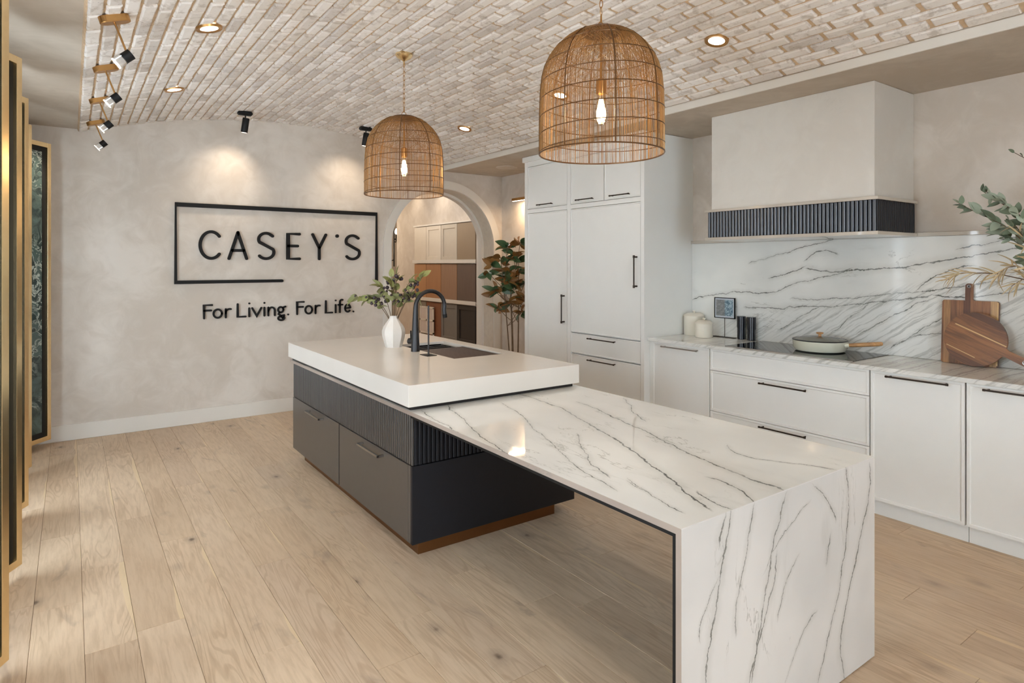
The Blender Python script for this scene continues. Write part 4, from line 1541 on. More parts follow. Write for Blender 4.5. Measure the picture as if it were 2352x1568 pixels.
d = tdoor('door', 4.497, 5.122, 2.0575, 2.493); bar_handle_y(PX0, 4.702, 4.937, 2.090, d, hm, 0.028)
d = tdoor('door', 4.0, 4.447, 2.0575, 2.493); bar_handle_y(PX0, 4.122, 4.351, 2.090, d, hm, 0.028)
d = tdoor('door', 3.565, 3.998, 2.0575, 2.493); bar_handle_y(PX0, 3.675, 3.907, 2.090, d, hm, 0.028)
d = tdoor('door', 4.497, 5.122, 0.098, 2.0175); bar_handle_z(PX0, 4.541, 0.936, 1.210, d, hm)
d = tdoor('door', 3.565, 4.447, 0.861, 2.0175); bar_handle_z(PX0, 3.610, 1.301, 1.572, d, hm)
d = tdoor('drawer', 3.565, 4.447, 0.668, 0.860); bar_handle_y(PX0, 3.844, 4.185, 0.826, d, hm)
d = tdoor('drawer', 3.565, 4.447, 0.098, 0.666); bar_handle_y(PX0, 3.844, 4.185, 0.632, d, hm)

# ------------------------------------------------------------------ range hood
hd = thing('range_hood', 'plastered range hood with black fluted band between marble slabs', 'range hood', (4.18, 2.36, 1.675))
MB().box(3.925, 4.459, 1.776, 2.935, 1.905, 2.599, 0.002).build('chimney', M_hood, hd)
MB().box(3.898, 4.4395, 1.744, 2.978, 1.886, 1.905, 0.001).build('top_slab', M_qedge, hd)
MB().box(3.898, 4.4395, 1.744, 2.978, 1.676, 1.697, 0.001).build('bottom_slab', M_qedge, hd)
MB().box(3.922, 4.4395, 1.768, 2.954, 1.6972, 1.8858).build('core', M_blackgloss, hd)
y = 1.764
while y + 0.018 < 2.962:
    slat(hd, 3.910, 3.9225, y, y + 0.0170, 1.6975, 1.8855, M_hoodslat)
    y += 0.0256
x = 3.9225
while x + 0.018 < 4.438:
    slat(hd, x, x + 0.0180, 1.7562, 1.7685, 1.6975, 1.8855, M_shadeside)  # side slats darkened by colour to look shaded
    x += 0.0256

# ------------------------------------------------------------------ hob and things on the counter
hob = thing('induction_hob', 'black glass induction hob in the veined counter', 'hob', (4.17, 2.37, 0.895))
MB().box(3.945, 4.425, 1.912, 2.830, 0.8952, 0.8985, 0.001).build('glass_plate', M_hobglass, hob)
MB().box(3.941, 3.9445, 1.912, 2.830, 0.8952, 0.8988).build('front_trim', M_steel, hob)

PXc, PYc = 4.235, 2.275
pn = thing('saute_pan', 'cream saute pan with glass lid and pale wooden handle', 'pan', (PXc, PYc, 0.8985))
MB().lathe(PXc, PYc, [(0.135, 0.8995), (0.158, 0.906), (0.170, 0.925), (0.174, 0.972), (0.176, 0.974), (0.171, 0.974), (0.166, 0.93), (0.12, 0.908)], 48).build('body', M_pan, pn)
MB().lathe(PXc, PYc, [(0.175, 0.9735), (0.177, 0.977), (0.172, 0.980), (0.170, 0.976)], 48, cap_top=False, cap_bot=False).build('lid_rim', M_gun, pn)
MB().lathe(PXc, PYc, [(0.171, 0.978), (0.12, 0.992), (0.05, 0.999), (0.012, 1.000)], 40, cap_bot=False).build('lid', M_glass, pn)
MB().lathe(PXc, PYc, [(0.011, 1.000), (0.009, 1.012), (0.022, 1.018), (0.024, 1.026), (0.014, 1.029)], 20).build('lid_knob', M_handlewood, pn)
MB().tube([(PXc + 0.005, PYc - 0.170, 0.952), (PXc + 0.01, PYc - 0.195, 0.956)], [0.016, 0.013], 12).build('handle_socket', M_pan, pn)
hp = [(PXc + 0.01, PYc - 0.193, 0.956), (PXc + 0.02, PYc - 0.24, 0.962), (PXc + 0.045, PYc - 0.33, 0.974), (PXc + 0.06, PYc - 0.375, 0.981), (PXc + 0.063, PYc - 0.383, 0.982)]
MB().tube(hp, [0.012, 0.014, 0.0145, 0.013, 0.008], 14).build('handle', M_handlewood, pn)


def canister(x, y, r, z1, lab):
    c = thing('canister', lab, 'canister', (x, y, 0.8955), group='cream canisters by the tall unit')
    zb_ = z1 - 0.045
    MB().lathe(x, y, [(r * 0.97, 0.896), (r, 0.900), (r, zb_)], 40).build('body', M_cream, c)
    MB().lathe(x, y, [(r * 0.95, zb_ - 0.0005), (r * 0.96, zb_ + 0.002), (r * 1.04, zb_ + 0.0025), (r * 1.05, zb_ + 0.006), (r * 0.98, zb_ + 0.012), (r * 0.72, zb_ + 0.026), (r * 0.3, zb_ + 0.029)], 40).build('lid', M_cream, c)
    MB().lathe(x, y, [(0.007, zb_ + 0.028), (0.008, zb_ + 0.036), (0.013, zb_ + 0.040), (0.012, zb_ + 0.046), (0.005, zb_ + 0.048)], 16).build('knob', M_cream, c)


canister(4.348, 3.430, 0.084, 1.100, 'taller cream canister nearest the tall white unit')
canister(4.262, 3.262, 0.070, 1.052, 'shorter cream canister in front of the taller one')

ps = thing('picture_stand', 'small square framed print on a thin black stand', 'picture stand', (4.405, 3.165, 0.8955))
psy = 3.165
MB().box(4.385, 4.425, psy - 0.10, psy + 0.10, 0.8957, 0.900, 0.001).build('base', M_bronze, ps)
MB().tube([(4.405, psy, 0.899), (4.405, psy, 1.06)], 0.0028, 8).build('stem', M_bronze, ps)
pf = MB()
y0_, y1_, z0_, z1_ = psy - 0.098, psy + 0.098, 1.052, 1.222
for q in ((y0_, y1_, z0_, z0_ + 0.006), (y0_, y1_, z1_ - 0.006, z1_), (y0_, y0_ + 0.006, z0_, z1_), (y1_ - 0.006, y1_, z0_, z1_)):
    pf.box(4.398, 4.411, *q)
pf.build('frame', M_black, ps)


def print_mat():
    m, nt, b = new_mat('abstract_print')
    p = objco(nt)
    n = noise(nt, p, 60, 5, 0.7, 1.0)
    yy_ = N_sep(nt, p, 1)
    side = mrange(nt, yy_, -0.012, 0.004)
    a = mixc(nt, mrange(nt, n.outputs[0], 0.4, 0.62), srgb(70, 100, 118), srgb(170, 190, 200))
    bb = mixc(nt, mrange(nt, n.outputs[0], 0.4, 0.7), srgb(112, 116, 116), srgb(150, 150, 150))
    c = mixc(nt, side, a, bb)
    nt.links.new(c, b.inputs['Base Color'])
    b.inputs['Roughness'].default_value = 0.4
    return m


MB().box(4.402, 4.408, y0_ + 0.006, y1_ - 0.006, z0_ + 0.006, z1_ - 0.006).build('mount', plain('print_mount', srgb(186, 192, 200), 0.4, nz=0), ps)
MB().box(4.4, 4.4025, y0_ + 0.018, y1_ - 0.018, z0_ + 0.020, z1_ - 0.018).build('print', print_mat(), ps, org=(4.4, psy, 1.14))

for (x, y, lab) in ((4.398, 3.005, 'black cylindrical pepper mill nearer the framed print'), (4.385, 2.905, 'black cylindrical pepper mill nearer the hob')):
    c = thing('pepper_mill', lab, 'pepper mill', (x, y, 0.8955), group='black mills by the hob')
    zz = 0.990 if y > 2.95 else 0.982
    MB().lathe(x, y, [(0.029, 0.896), (0.031, 0.898), (0.031, zz)], 32).build('body', M_mill, c)
    MB().lathe(x, y, [(0.0335, zz + 0.001), (0.034, 1.078), (0.031, 1.081)], 32).build('cap', M_mill, c)
    MB().lathe(x, y, [(0.029, zz - 0.001), (0.029, zz + 0.003)], 32).build('collar', M_black, c)

# rectangular acacia board leaning on the splashback
tilt = math.atan2(0.030, 0.48)
rb_ = thing('rectangular_board', 'rectangular acacia chopping board with handle leaning on the splashback', 'chopping board', (4.398, 1.452, 0.8958), (0, tilt, 0))


def plate(outline, t, hole=None):
    """outline in (y,z), thickness along x from -t/2..t/2; hole=(y,z,r)"""
    bm = bmesh.new()
    vs = [bm.verts.new((-t / 2, y, z)) for y, z in outline]
    f = bm.faces.new(vs)
    if hole:
        hv = [bm.verts.new((-t / 2, hole[0] + hole[2] * math.cos(a), hole[1] + hole[2] * math.sin(a))) for a in [2 * PI * i / 16 for i in range(16)]]
        bm.faces.remove(f)
        es = [bm.edges.get((a, b_)) or bm.edges.new((a, b_)) for a, b_ in zip(vs, vs[1:] + vs[:1])]
        es += [bm.edges.new((a, b_)) for a, b_ in zip(hv, hv[1:] + hv[:1])]
        bmesh.ops.triangle_fill(bm, use_beauty=True, edges=es)
    r = bmesh.ops.extrude_face_region(bm, geom=bm.faces[:])
    for v in [g_ for g_ in r['geom'] if isinstance(g_, bmesh.types.BMVert)]:
        v.co.x += t
    bmesh.ops.recalc_face_normals(bm, faces=bm.faces[:])
    return bm


def rr(y0_, y1_, z0_, z1_, r, corners, n=5):
    pts = []
    for (cy_, cz_, a0) in ((y1_ - r, z1_ - r, 0), (y0_ + r, z1_ - r, 90), (y0_ + r, z0_ + r, 180), (y1_ - r, z0_ + r, 270)):
        for i in range(n + 1):
            a = math.radians(a0 + 90 * i / n)
            pts.append((cy_ + r * math.cos(a), cz_ + r * math.sin(a)))
    return pts


hw = 0.145
out = [(-hw + 0.008, 0.0), (hw - 0.008, 0), (hw, 0.008), (hw, 0.372), (hw - 0.004, 0.380), (hw - 0.010, 0.384), (0.024, 0.384), (0.019, 0.392), (0.019, 0.474), (0.015, 0.483), (0.006, 0.487), (-0.006, 0.487), (-0.015, 0.483),
       (-0.019, 0.474), (-0.019, 0.392), (-0.024, 0.384), (-hw + 0.010, 0.384), (-hw + 0.004, 0.380), (-hw, 0.372), (-hw, 0.008)]
out = [(a + (0.006 if b_ > 0.385 else 0), b_) for a, b_ in out]
o = MB().bm(plate(out, 0.018, (0.006, 0.470, 0.006))).build('board', M_board1, rb_, local=True, loc=(0, 0, 0))
MB().box(-0.0094, -0.0070, -hw + 0.002, -hw + 0.010, 0.01, 0.378).build('pale_edge_strip', M_stripe, rb_, local=True)
ringm = MB().tube([(-0.0095, 0.006 + 0.008 * math.cos(a), 0.470 + 0.008 * math.sin(a)) for a in [2 * PI * i / 20 for i in range(20)]], 0.0016, 6, closed=True)
ringm.build('eyelet', M_steel, rb_, local=True)

# round board leaning in front of it, handle down to the right
ang = math.radians(-24)
tilt2 = math.atan2(0.030, 0.30)
rd = thing('round_board', 'round acacia board leaning in front of the rectangular one', 'chopping board', (4.350, 1.405, 0.8958 + 0.160), (0, tilt2, 0))
R_ = 0.158
outl = []
for i in range(61):
    a = math.radians(10 + 340 * i / 60)
    outl.append((-R_ * math.cos(a), R_ * math.sin(a)))
hw2 = 0.021
outl = [( -y_, z_) for y_, z_ in outl]
# here +y' is away from the handle; rebuild with the handle toward -y'
outl = [(-a_, b_) for a_, b_ in outl][::-1]
outl += [(-R_ - 0.012, -hw2 * 0.95), (-R_ - 0.11, -hw2 * 1.05), (-R_ - 0.130, -hw2 * 0.7), (-R_ - 0.136, 0), (-R_ - 0.130, hw2 * 0.7), (-R_ - 0.11, hw2 * 1.05), (-R_ - 0.012, hw2 * 0.95)] if outl[-1][1] < 0 else \
        [(-R_ - 0.012, hw2 * 0.95), (-R_ - 0.11, hw2 * 1.05), (-R_ - 0.130, hw2 * 0.7), (-R_ - 0.136, 0), (-R_ - 0.130, -hw2 * 0.7), (-R_ - 0.11, -hw2 * 1.05), (-R_ - 0.012, -hw2 * 0.95)]
mbr = MB().bm(plate(outl, 0.018, (-R_ - 0.108, 0, 0.010)))
spin = bpy.data.objects.new('board', mbr.mesh('board', M_board2))
C.objects.link(spin)
spin.parent = rd
spin.rotation_euler = (-ang, 0, 0)
inl = MB().box(-0.0093, -0.0070, -R_ * 0.96, R_ * 0.80, 0.034, 0.040)
inl.box(-0.0093, -0.0070, -R_ * 0.30, R_ * 0.72, -0.098, -0.0945)
io = bpy.data.objects.new('pale_inlay', inl.mesh('pale_inlay', M_stripe))
C.objects.link(io)
io.parent = spin
rg = MB().tube([(-0.0095, -R_ - 0.108 + 0.012 * math.cos(a), 0.012 * math.sin(a)) for a in [2 * PI * i / 24 for i in range(24)]], 0.0026, 8, closed=True)
ro = bpy.data.objects.new('eyelet', rg.mesh('eyelet', M_steel))
C.objects.link(ro)
ro.parent = spin

# ------------------------------------------------------------------ eucalyptus spray at the right edge
EV = (4.15, 0.86, 0.8958)
ev = thing('greenery_vase', 'pale vase of mixed greenery just past the right edge', 'vase', EV)
MB().lathe(EV[0], EV[1], [(0.07, 0.896), (0.095, 0.93), (0.10, 1.0), (0.075, 1.09), (0.045, 1.14), (0.05, 1.16), (0.04, 1.16)], 28).build('body', M_vase, ev)
sl = [leaf_mesh('sage_leaf_%d' % i, M_sageleaf, 0.050 + 0.014 * i, 0.026 + 0.006 * i, 0.1) for i in range(3)]
ss = [leaf_mesh('straw_leaf_%d' % i, M_strawleaf, 0.085 + 0.03 * i, 0.008, 0.45) for i in range(2)]
eb = (EV[0], EV[1], 1.15)


gb = thing('greenery_bouquet', 'mixed sage green and dried straw branches reaching in from the right edge', 'flowers', eb)


def eu(pts, lab, start=0.35, big=0.7, leaves=sl, nl=10, tipn=3, col=M_stem, lean=0.8, cat='branch'):
    pl = [Vector(p) for p in pts]
    # resample
    dense = []
    for i in range(len(pl) - 1):
        for k in range(5):
            dense.append(pl[i].lerp(pl[i + 1], k / 5))
    dense.append(pl[-1])
    n = len(dense)
    b = MB().tube(dense, [0.0036 - 0.0022 * i / n for i in range(n)], 6).build('branch', col, gb)
    for i in range(nl):
        t = start + (1 - start) * i / (nl - 1)
        k = min(n - 1, int(t * (n - 1)))
        d = (dense[min(n - 1, k + 1)] - dense[max(0, k - 1)]).normalized()
        side = Vector((RL.uniform(-1, 0.4), RL.uniform(-1, 1), RL.uniform(-0.9, 1)))
        dd = (d * lean + side).normalized()
        put_leaf(b, RL.choice(leaves), dense[k], dd, RL.uniform(-1.5, 1.5), (0.8 + big * 1.1 * (1 - t)) * RL.uniform(0.8, 1.15))
    return b


eu([eb, (4.15, 0.98, 1.42), (4.15, 1.105, 1.600), (4.15, 1.195, 1.700), (4.15, 1.259, 1.744), (4.15, 1.352, 1.801), (4.15, 1.421, 1.849)], 'sage green branch reaching furthest left', 0.45, 0.9, nl=20)
eu([eb, (4.16, 0.96, 1.45), (4.15, 1.05, 1.64), (4.15, 1.121, 1.73), (4.15, 1.203, 1.818), (4.15, 1.251, 1.859), (4.15, 1.305, 1.905)], 'sage green branch above the longest one', 0.45, 0.8, nl=18)
eu([eb, (4.12, 0.93, 1.5), (4.10, 0.98, 1.8), (4.12, 1.033, 1.94), (4.15, 1.10, 2.05), (4.15, 1.162, 2.10)], 'bare tipped branch entering highest at the right edge', 0.25, 0.6, nl=9)
eu([eb, (4.10, 0.97, 1.38), (4.10, 1.06, 1.55), (4.10, 1.12, 1.66), (4.10, 1.17, 1.72)], 'short leafy sage branch lowest of the green ones', 0.3, 0.9, nl=16)
eu([eb, (4.13, 0.98, 1.34), (4.13, 1.105, 1.415), (4.13, 1.229, 1.446), (4.13, 1.305, 1.450), (4.13, 1.392, 1.449), (4.13, 1.425, 1.443), (4.13, 1.466, 1.409)], 'dried straw-coloured branch over the chopping boards', 0.42, 0.5, ss, 26, col=M_stem, lean=1.3)
eu([eb, (4.10, 0.97, 1.36), (4.10, 1.05, 1.50), (4.10, 1.10, 1.62), (4.10, 1.14, 1.70)], 'short dried straw tuft among the sage leaves', 0.4, 0.7, ss, 12, lean=0.9)

eu([eb, (4.16, 0.96, 1.36), (4.17, 1.06, 1.50), (4.17, 1.14, 1.60), (4.17, 1.21, 1.66), (4.17, 1.26, 1.69)], 'x', 0.42, 0.9, nl=18)
eu([eb, (4.12, 0.95, 1.40), (4.11, 1.04, 1.60), (4.11, 1.10, 1.72), (4.11, 1.16, 1.80), (4.11, 1.20, 1.84)], 'x', 0.42, 0.8, nl=16)
eu([eb, (4.12, 0.98, 1.32), (4.12, 1.08, 1.44), (4.12, 1.14, 1.49), (4.12, 1.19, 1.48), (4.12, 1.225, 1.44)], 'x', 0.4, 0.7, ss, 18, lean=0.9)
eu([eb, (4.13, 0.98, 1.30), (4.13, 1.07, 1.40), (4.13, 1.12, 1.42), (4.13, 1.17, 1.38)], 'x', 0.4, 0.7, ss, 14, lean=0.8)

# ------------------------------------------------------------------ magnolia tree in the far corner
TX, TY = 4.10, 5.76
tr = thing('magnolia_tree', 'potted magnolia tree with green and brown leaves by the tall cabinet', 'tree', (TX, TY, 0))
MB().lathe(TX, TY, [(0.13, 0.0), (0.17, 0.06), (0.19, 0.30), (0.20, 0.34), (0.18, 0.34), (0.175, 0.30)], 32).build('pot', M_pot, tr)
MB().lathe(TX, TY, [(0.172, 0.305), (0.05, 0.315)], 24).build('soil', M_soil, tr)
whorls = [(4.04, 5.778, 1.70), (4.161, 5.692, 1.74), (3.899, 5.878, 1.50), (3.98, 5.821, 1.56), (4.06, 5.764, 1.42), (3.98, 5.821, 1.22), (4.109, 5.729, 1.26),
          (3.95, 5.835, 1.02), (4.052, 5.769, 1.07), (4.169, 5.686, 0.95), (3.87, 5.90, 1.40), (3.93, 5.86, 1.19), (4.20, 5.78, 1.55), (4.24, 5.70, 1.30), (4.10, 5.90, 1.36), (4.16, 5.62, 1.10), (4.01, 5.70, 1.31), (4.10, 5.74, 1.60), (4.06, 5.82, 1.30), (4.13, 5.66, 1.40)]
base_pts = [(TX - 0.03, TY, 0.31), (TX + 0.02, TY + 0.02, 0.31), (TX + 0.05, TY - 0.03, 0.31)]
mids = [(TX - 0.05, TY + 0.02, 0.80), (TX + 0.00, TY, 0.85), (TX + 0.07, TY - 0.03, 0.82)]
for k in range(3):
    pl = bez(base_pts[k], mids[k], (whorls[[3, 4, 12][k]]), 10)
    MB().tube(pl, [(0.014 if k == 1 else 0.009) * (1 - 0.6 * i / 10) for i in range(11)], 8).build('trunk', M_trunk, tr)
for i, w in enumerate(whorls):
    k = i % 3
    a = Vector(mids[k]).lerp(Vector(whorls[[3, 4, 12][k]]), 0.25 + 0.3 * (w[2] > 1.3))
    if w[2] < 1.15:
        a = Vector(mids[k])
        a.z = min(a.z, w[2] - 0.1)
    MB().tube(bez(a, (a + Vector(w)) / 2 + Vector((0, 0, -0.04)), w, 6), 0.0035, 6).build('twig', M_trunk, tr)
ml = [leaf_mesh('magnolia_leaf_%d' % i, M_magleaf, 0.120 + 0.02 * i, 0.058 + 0.008 * i, 0.22, 0.20) for i in range(3)]
for w in whorls:
    m_ = 9
    for j in range(m_):
        a = 2 * PI * j / m_ + RL.uniform(-0.3, 0.3)
        el_ = RL.uniform(-0.5, 0.8)
        put_leaf(tr, RL.choice(ml), Vector(w) + Vector((0, 0, RL.uniform(-0.03, 0.01))), (math.cos(a), math.sin(a), el_), RL.uniform(-2.0, 2.0), RL.uniform(0.85, 1.25))

# ------------------------------------------------------------------ pendants
def pendant(x, y, lab):
    zt_ = vz(x)
    zb_, ztop = 1.970, 2.492
    pt = thing('woven_pendant', lab, 'pendant light', (x, y, zb_), group='woven wire pendants over the island')
    prof = [(0.075, ztop), (0.118, ztop - 0.012), (0.155, ztop - 0.036), (0.190, ztop - 0.068), (0.218, ztop - 0.105), (0.240, ztop - 0.150), (0.253, ztop - 0.20), (0.259, ztop - 0.26), (0.262, ztop - 0.34), (0.263, ztop - 0.43), (0.263, zb_)]
    rs_ = random.Random(int(y * 10))

    def radius(z):
        for (r0, z0_), (r1, z1_) in zip(prof, prof[1:]):
            if z1_ <= z <= z0_:
                return r0 + (r1 - r0) * (z0_ - z) / max(1e-6, z0_ - z1_)
        return prof[-1][0]
    # fine vertical wires
    mb = MB()
    n = 360
    for i in range(n):
        a0 = 2 * PI * (i + rs_.uniform(-0.4, 0.4)) / n
        dr = rs_.uniform(-0.003, 0.003)
        tw = rs_.uniform(-0.02, 0.02)
        pts = []
        for k, (r, z) in enumerate(prof):
            a = a0 + tw * k / 10 + rs_.uniform(-0.003, 0.003)
            pts.append((x + (r + dr) * math.cos(a), y + (r + dr) * math.sin(a), z))
        mb.tube(pts, rs_.uniform(0.0007, 0.0012), 3, False, smooth=False)
    for i in range(110):                      # wandering wires over the dome
        a0 = rs_.uniform(0, 2 * PI)
        da = rs_.choice((-1, 1)) * rs_.uniform(0.5, 1.3)
        pts = []
        for k in range(9):
            z = ztop - 0.003 - 0.20 * k / 8
            r = radius(z) + 0.001
            a = a0 + da * k / 8
            pts.append((x + r * math.cos(a), y + r * math.sin(a), z))
        mb.tube(pts, 0.0009, 3, False, smooth=False)
    sw = mb.build('woven_wires', M_shade, pt)
    sw['kind'] = 'stuff'
    # helical ring wire
    hz = []
    turns = 6.5
    for i in range(int(turns * 44) + 1):
        t = i / (turns * 44)
        z = zb_ + (ztop - 0.045 - zb_) * t
        a = 2 * PI * turns * t + 2.2
        r = radius(z) + 0.002
        hz.append((x + r * math.cos(a), y + r * math.sin(a), z))
    MB().tube(hz, 0.0021, 5, True).build('spiral_ring', M_rib, pt)
    MB().tube([(x + 0.264 * math.cos(a), y + 0.264 * math.sin(a), zb_) for a in [2 * PI * i / 64 for i in range(64)]], 0.0032, 6, closed=True).build('bottom_ring', M_rib, pt)
    for k in range(8):
        a = 2 * PI * (k + 0.3) / 8
        MB().tube([(x + (r + 0.002) * math.cos(a), y + (r + 0.002) * math.sin(a), z) for r, z in prof], 0.0026, 6).build('rib', M_rib, pt)
    MB().lathe(x, y, [(0.083, ztop - 0.008), (0.086, ztop), (0.078, ztop + 0.006), (0.012, ztop + 0.008)], 36).build('top_disc', M_rib, pt)
    # lamp holder and bulb
    MB().tube([(x, y, ztop), (x, y, 2.292)], 0.006, 8).build('rod', M_brassd, pt)
    MB().lathe(x, y, [(0.020, 2.225), (0.022, 2.235), (0.022, 2.285), (0.012, 2.292)], 20).build('socket', M_brassd, pt)
    bl = MB().lathe(x, y, [(0.014, 2.224), (0.016, 2.20), (0.027, 2.17), (0.031, 2.145), (0.028, 2.115), (0.016, 2.095), (0.004, 2.09)], 24).build('bulb', M_bulbglass, pt)
    MB().lathe(x, y, [(0.008, 2.205), (0.014, 2.19), (0.015, 2.125), (0.007, 2.11)], 14).build('filament', M_bulb, bl)
    light('pendant_lamp', 'POINT', (x, y, 2.155), 14.0, (1.0, 0.80, 0.56), size=0.035)
    # loop, chain, canopy
    MB().tube([(x + 0.016 * math.cos(a), y, ztop + 0.024 + 0.017 * math.sin(a)) for a in [2 * PI * i / 20 for i in range(20)]], 0.0022, 6, closed=True).build('loop', M_brassd, pt)
    MB().tube([(x, y, ztop + 0.038), (x, y, ztop + 0.075)], [0.005, 0.003], 8).build('ferrule', M_brassd, pt)
    key = 'chain_link'
    lk = MB().tube([(0.0075 * math.cos(a), 0, 0.018 * math.sin(a)) for a in [2 * PI * i / 16 for i in range(16)]], 0.0017, 5, closed=True).mesh(key, M_brassd)
    z = ztop + 0.088
    k = 0
    while z < zt_ - 0.06:
        o_ = bpy.data.objects.new('chain_link', lk)
        C.objects.link(o_)
        o_.parent = pt
        o_.location = (0, 0, z - zb_)
        o_.rotation_euler = (0, 0, (k % 2) * PI / 2 + 0.3)
        z += 0.0305
        k += 1
    MB().lathe(x, y, [(0.004, zt_ - 0.072), (0.006, zt_ - 0.05), (0.018, zt_ - 0.040), (0.046, zt_ - 0.026), (0.058, zt_ - 0.010), (0.058, zt_ + 0.004)], 36).build('canopy', M_brass, pt)
    return pt


pendant(1.85, 3.870, 'farther wire pendant over the sink end of the island')
pendant(1.85, 1.945, 'nearer and larger-looking wire pendant over the quartzite table')

# ------------------------------------------------------------------ downlights in the vault
def vault_rot(x):
    return math.asin((x - XC) / RV)


dl = [(0.615, 3.709, 'recessed downlight by the nearest brass spotlight'), (0.623, 5.169, 'recessed downlight on the left near the sign wall'),
      (3.063, 5.090, 'recessed downlight on the right near the arch'), (3.055, 3.661, 'recessed downlight seen through the nearer pendant'),
      (3.047, 2.244, 'recessed downlight right of the nearer pendant')]
first = None
for x, y, lab in dl:
    z, th = vz(x), vault_rot(x)
    if first is None:
        t = thing('downlight', lab, 'downlight', (x, y, z), (0, th, 0), 'recessed downlights in the brick vault')
        MB().lathe(0, 0, [(0.046, -0.006), (0.066, -0.010), (0.069, 0.002), (0.044, 0.006)], 36, cap_top=False, cap_bot=False).build('trim_ring', M_brassd, t, local=True)
        MB().lathe(0, 0, [(0.0465, -0.0045), (0.01, -0.0046)], 28).build('lens', M_lampw, t, local=True)
        first = t
    else:
        t = copy_tree(first)
        t.location = (x, y, z)
        t.rotation_euler = (0, th, 0)
        t['label'] = lab
    light('downlight_lamp', 'SPOT', (x, y, z - 0.03), 5 if y > 3 else 4, SOFT, (0, 0, 0), 0.045, spot=math.radians(125), blend=0.9)
for x, y in ((0.62, 2.25), (0.62, 0.8), (3.05, 0.8)):
    light('downlight_lamp', 'SPOT', (x, y, vz(x) - 0.03), 6, SOFT, (0, 0, 0), 0.045, spot=math.radians(125), blend=0.9)

# ------------------------------------------------------------------ brass adjustable spotlights on the left
sc_labels = ['nearest and largest brass spotlight of the row on the left', 'second nearest brass spotlight of the row on the left',
             'third brass spotlight of the row, next to last towards the sign wall', 'farthest brass spotlight hanging in front of the sign wall']
first = None
SXc = 0.165
for i, y in enumerate((3.45, 4.35, 5.215, 6.065)):
    z = vz(SXc) - 0.002
    if first is None:
        t = thing('brass_spotlight', sc_labels[0], 'spotlight', (SXc, y, z), (0, 0, 0), 'brass spotlights along the vault edge')
        # stadium canopy
        ol_ = []
        for cx_, a0 in ((0.035, -90), (-0.035, 90)):
            for k in range(11):
                a = math.radians(a0 + 18 * k)
                ol_.append((cx_ + 0.030 * math.cos(a), 0.030 * math.sin(a)))
        n = len(ol_)
        mb = MB()
        thc = vault_rot(SXc)
        mb.add([(a, b_, 0.003) for a, b_ in ol_] + [(a, b_, -0.026) for a, b_ in ol_] + [(a * 0.96, b_ * 0.95, -0.029) for a, b_ in ol_],
               [(j, (j + 1) % n, n + (j + 1) % n, n + j) for j in range(n)] + [(n + j, n + (j + 1) % n, 2 * n + (j + 1) % n, 2 * n + j) for j in range(n)] + [tuple(range(2 * n, 3 * n))])
        mb.xf(Matrix.Rotation(thc, 4, 'Y'))
        mb.build('canopy', M_brassd, t, local=True)
        A, B_ = Vector((0.0, -0.01, -0.020)), Vector((0.058, 0.0, -0.172))
        MB().tube([A, B_], 0.0048, 8).build('arm', M_brassd, t, local=True)
        dirv = Vector((-0.74, 0.10, -0.66)).normalized()
        H0 = B_ + Vector((0.004, -0.004, 0.002)) - dirv * 0.012
        H1 = H0 + dirv * 0.042
        H2 = H1 + dirv * 0.042
        MB().tube([H0, H1], 0.0255, 24).build('head', M_black, t, local=True)
        mb = MB()
        nn = 28
        u_ = dirv.orthogonal().normalized()
        w_ = dirv.cross(u_)
        vs, fs = [], []
        for q_, hh in enumerate((H1, H2)):
            for j in range(nn * 2):
                a = PI * j / nn
                r = 0.0268 if j % 2 else 0.0245
                vs.append(hh + (u_ * math.cos(a) + w_ * math.sin(a)) * r)
        for j in range(nn * 2):
            j2 = (j + 1) % (nn * 2)
            fs.append((j, j2, nn * 2 + j2, nn * 2 + j))
        mb.add(vs, fs)
        mb.build('fluted_glass', M_glass, t, local=True)
        MB().tube([H1 + dirv * 0.002, H1 + dirv * 0.036], [0.019, 0.023], 24).build('lamp', plain('frosted_glow', (0.5, 0.5, 0.5), 0.4, nz=0, emit=(1.0, 0.92, 0.82), estr=0.12), t, local=True)
        MB().tube([H2 - dirv * 0.006, H2 - dirv * 0.004], 0.0225, 24).build('lens', M_lampw, t, local=True)
        first = t
        HP, HD = H2 + dirv * 0.005, dirv
    else:
        t = copy_tree(first)
        t.location = (SXc, y, z)
        t['label'] = sc_labels[i]
    l = light('spot_lamp', 'SPOT', Vector((SXc, y, z)) + HP, 9, WARM, (0, 0, 0), 0.02, spot=math.radians(75), blend=0.8)
    aim(l, Vector(l.location) + HD)

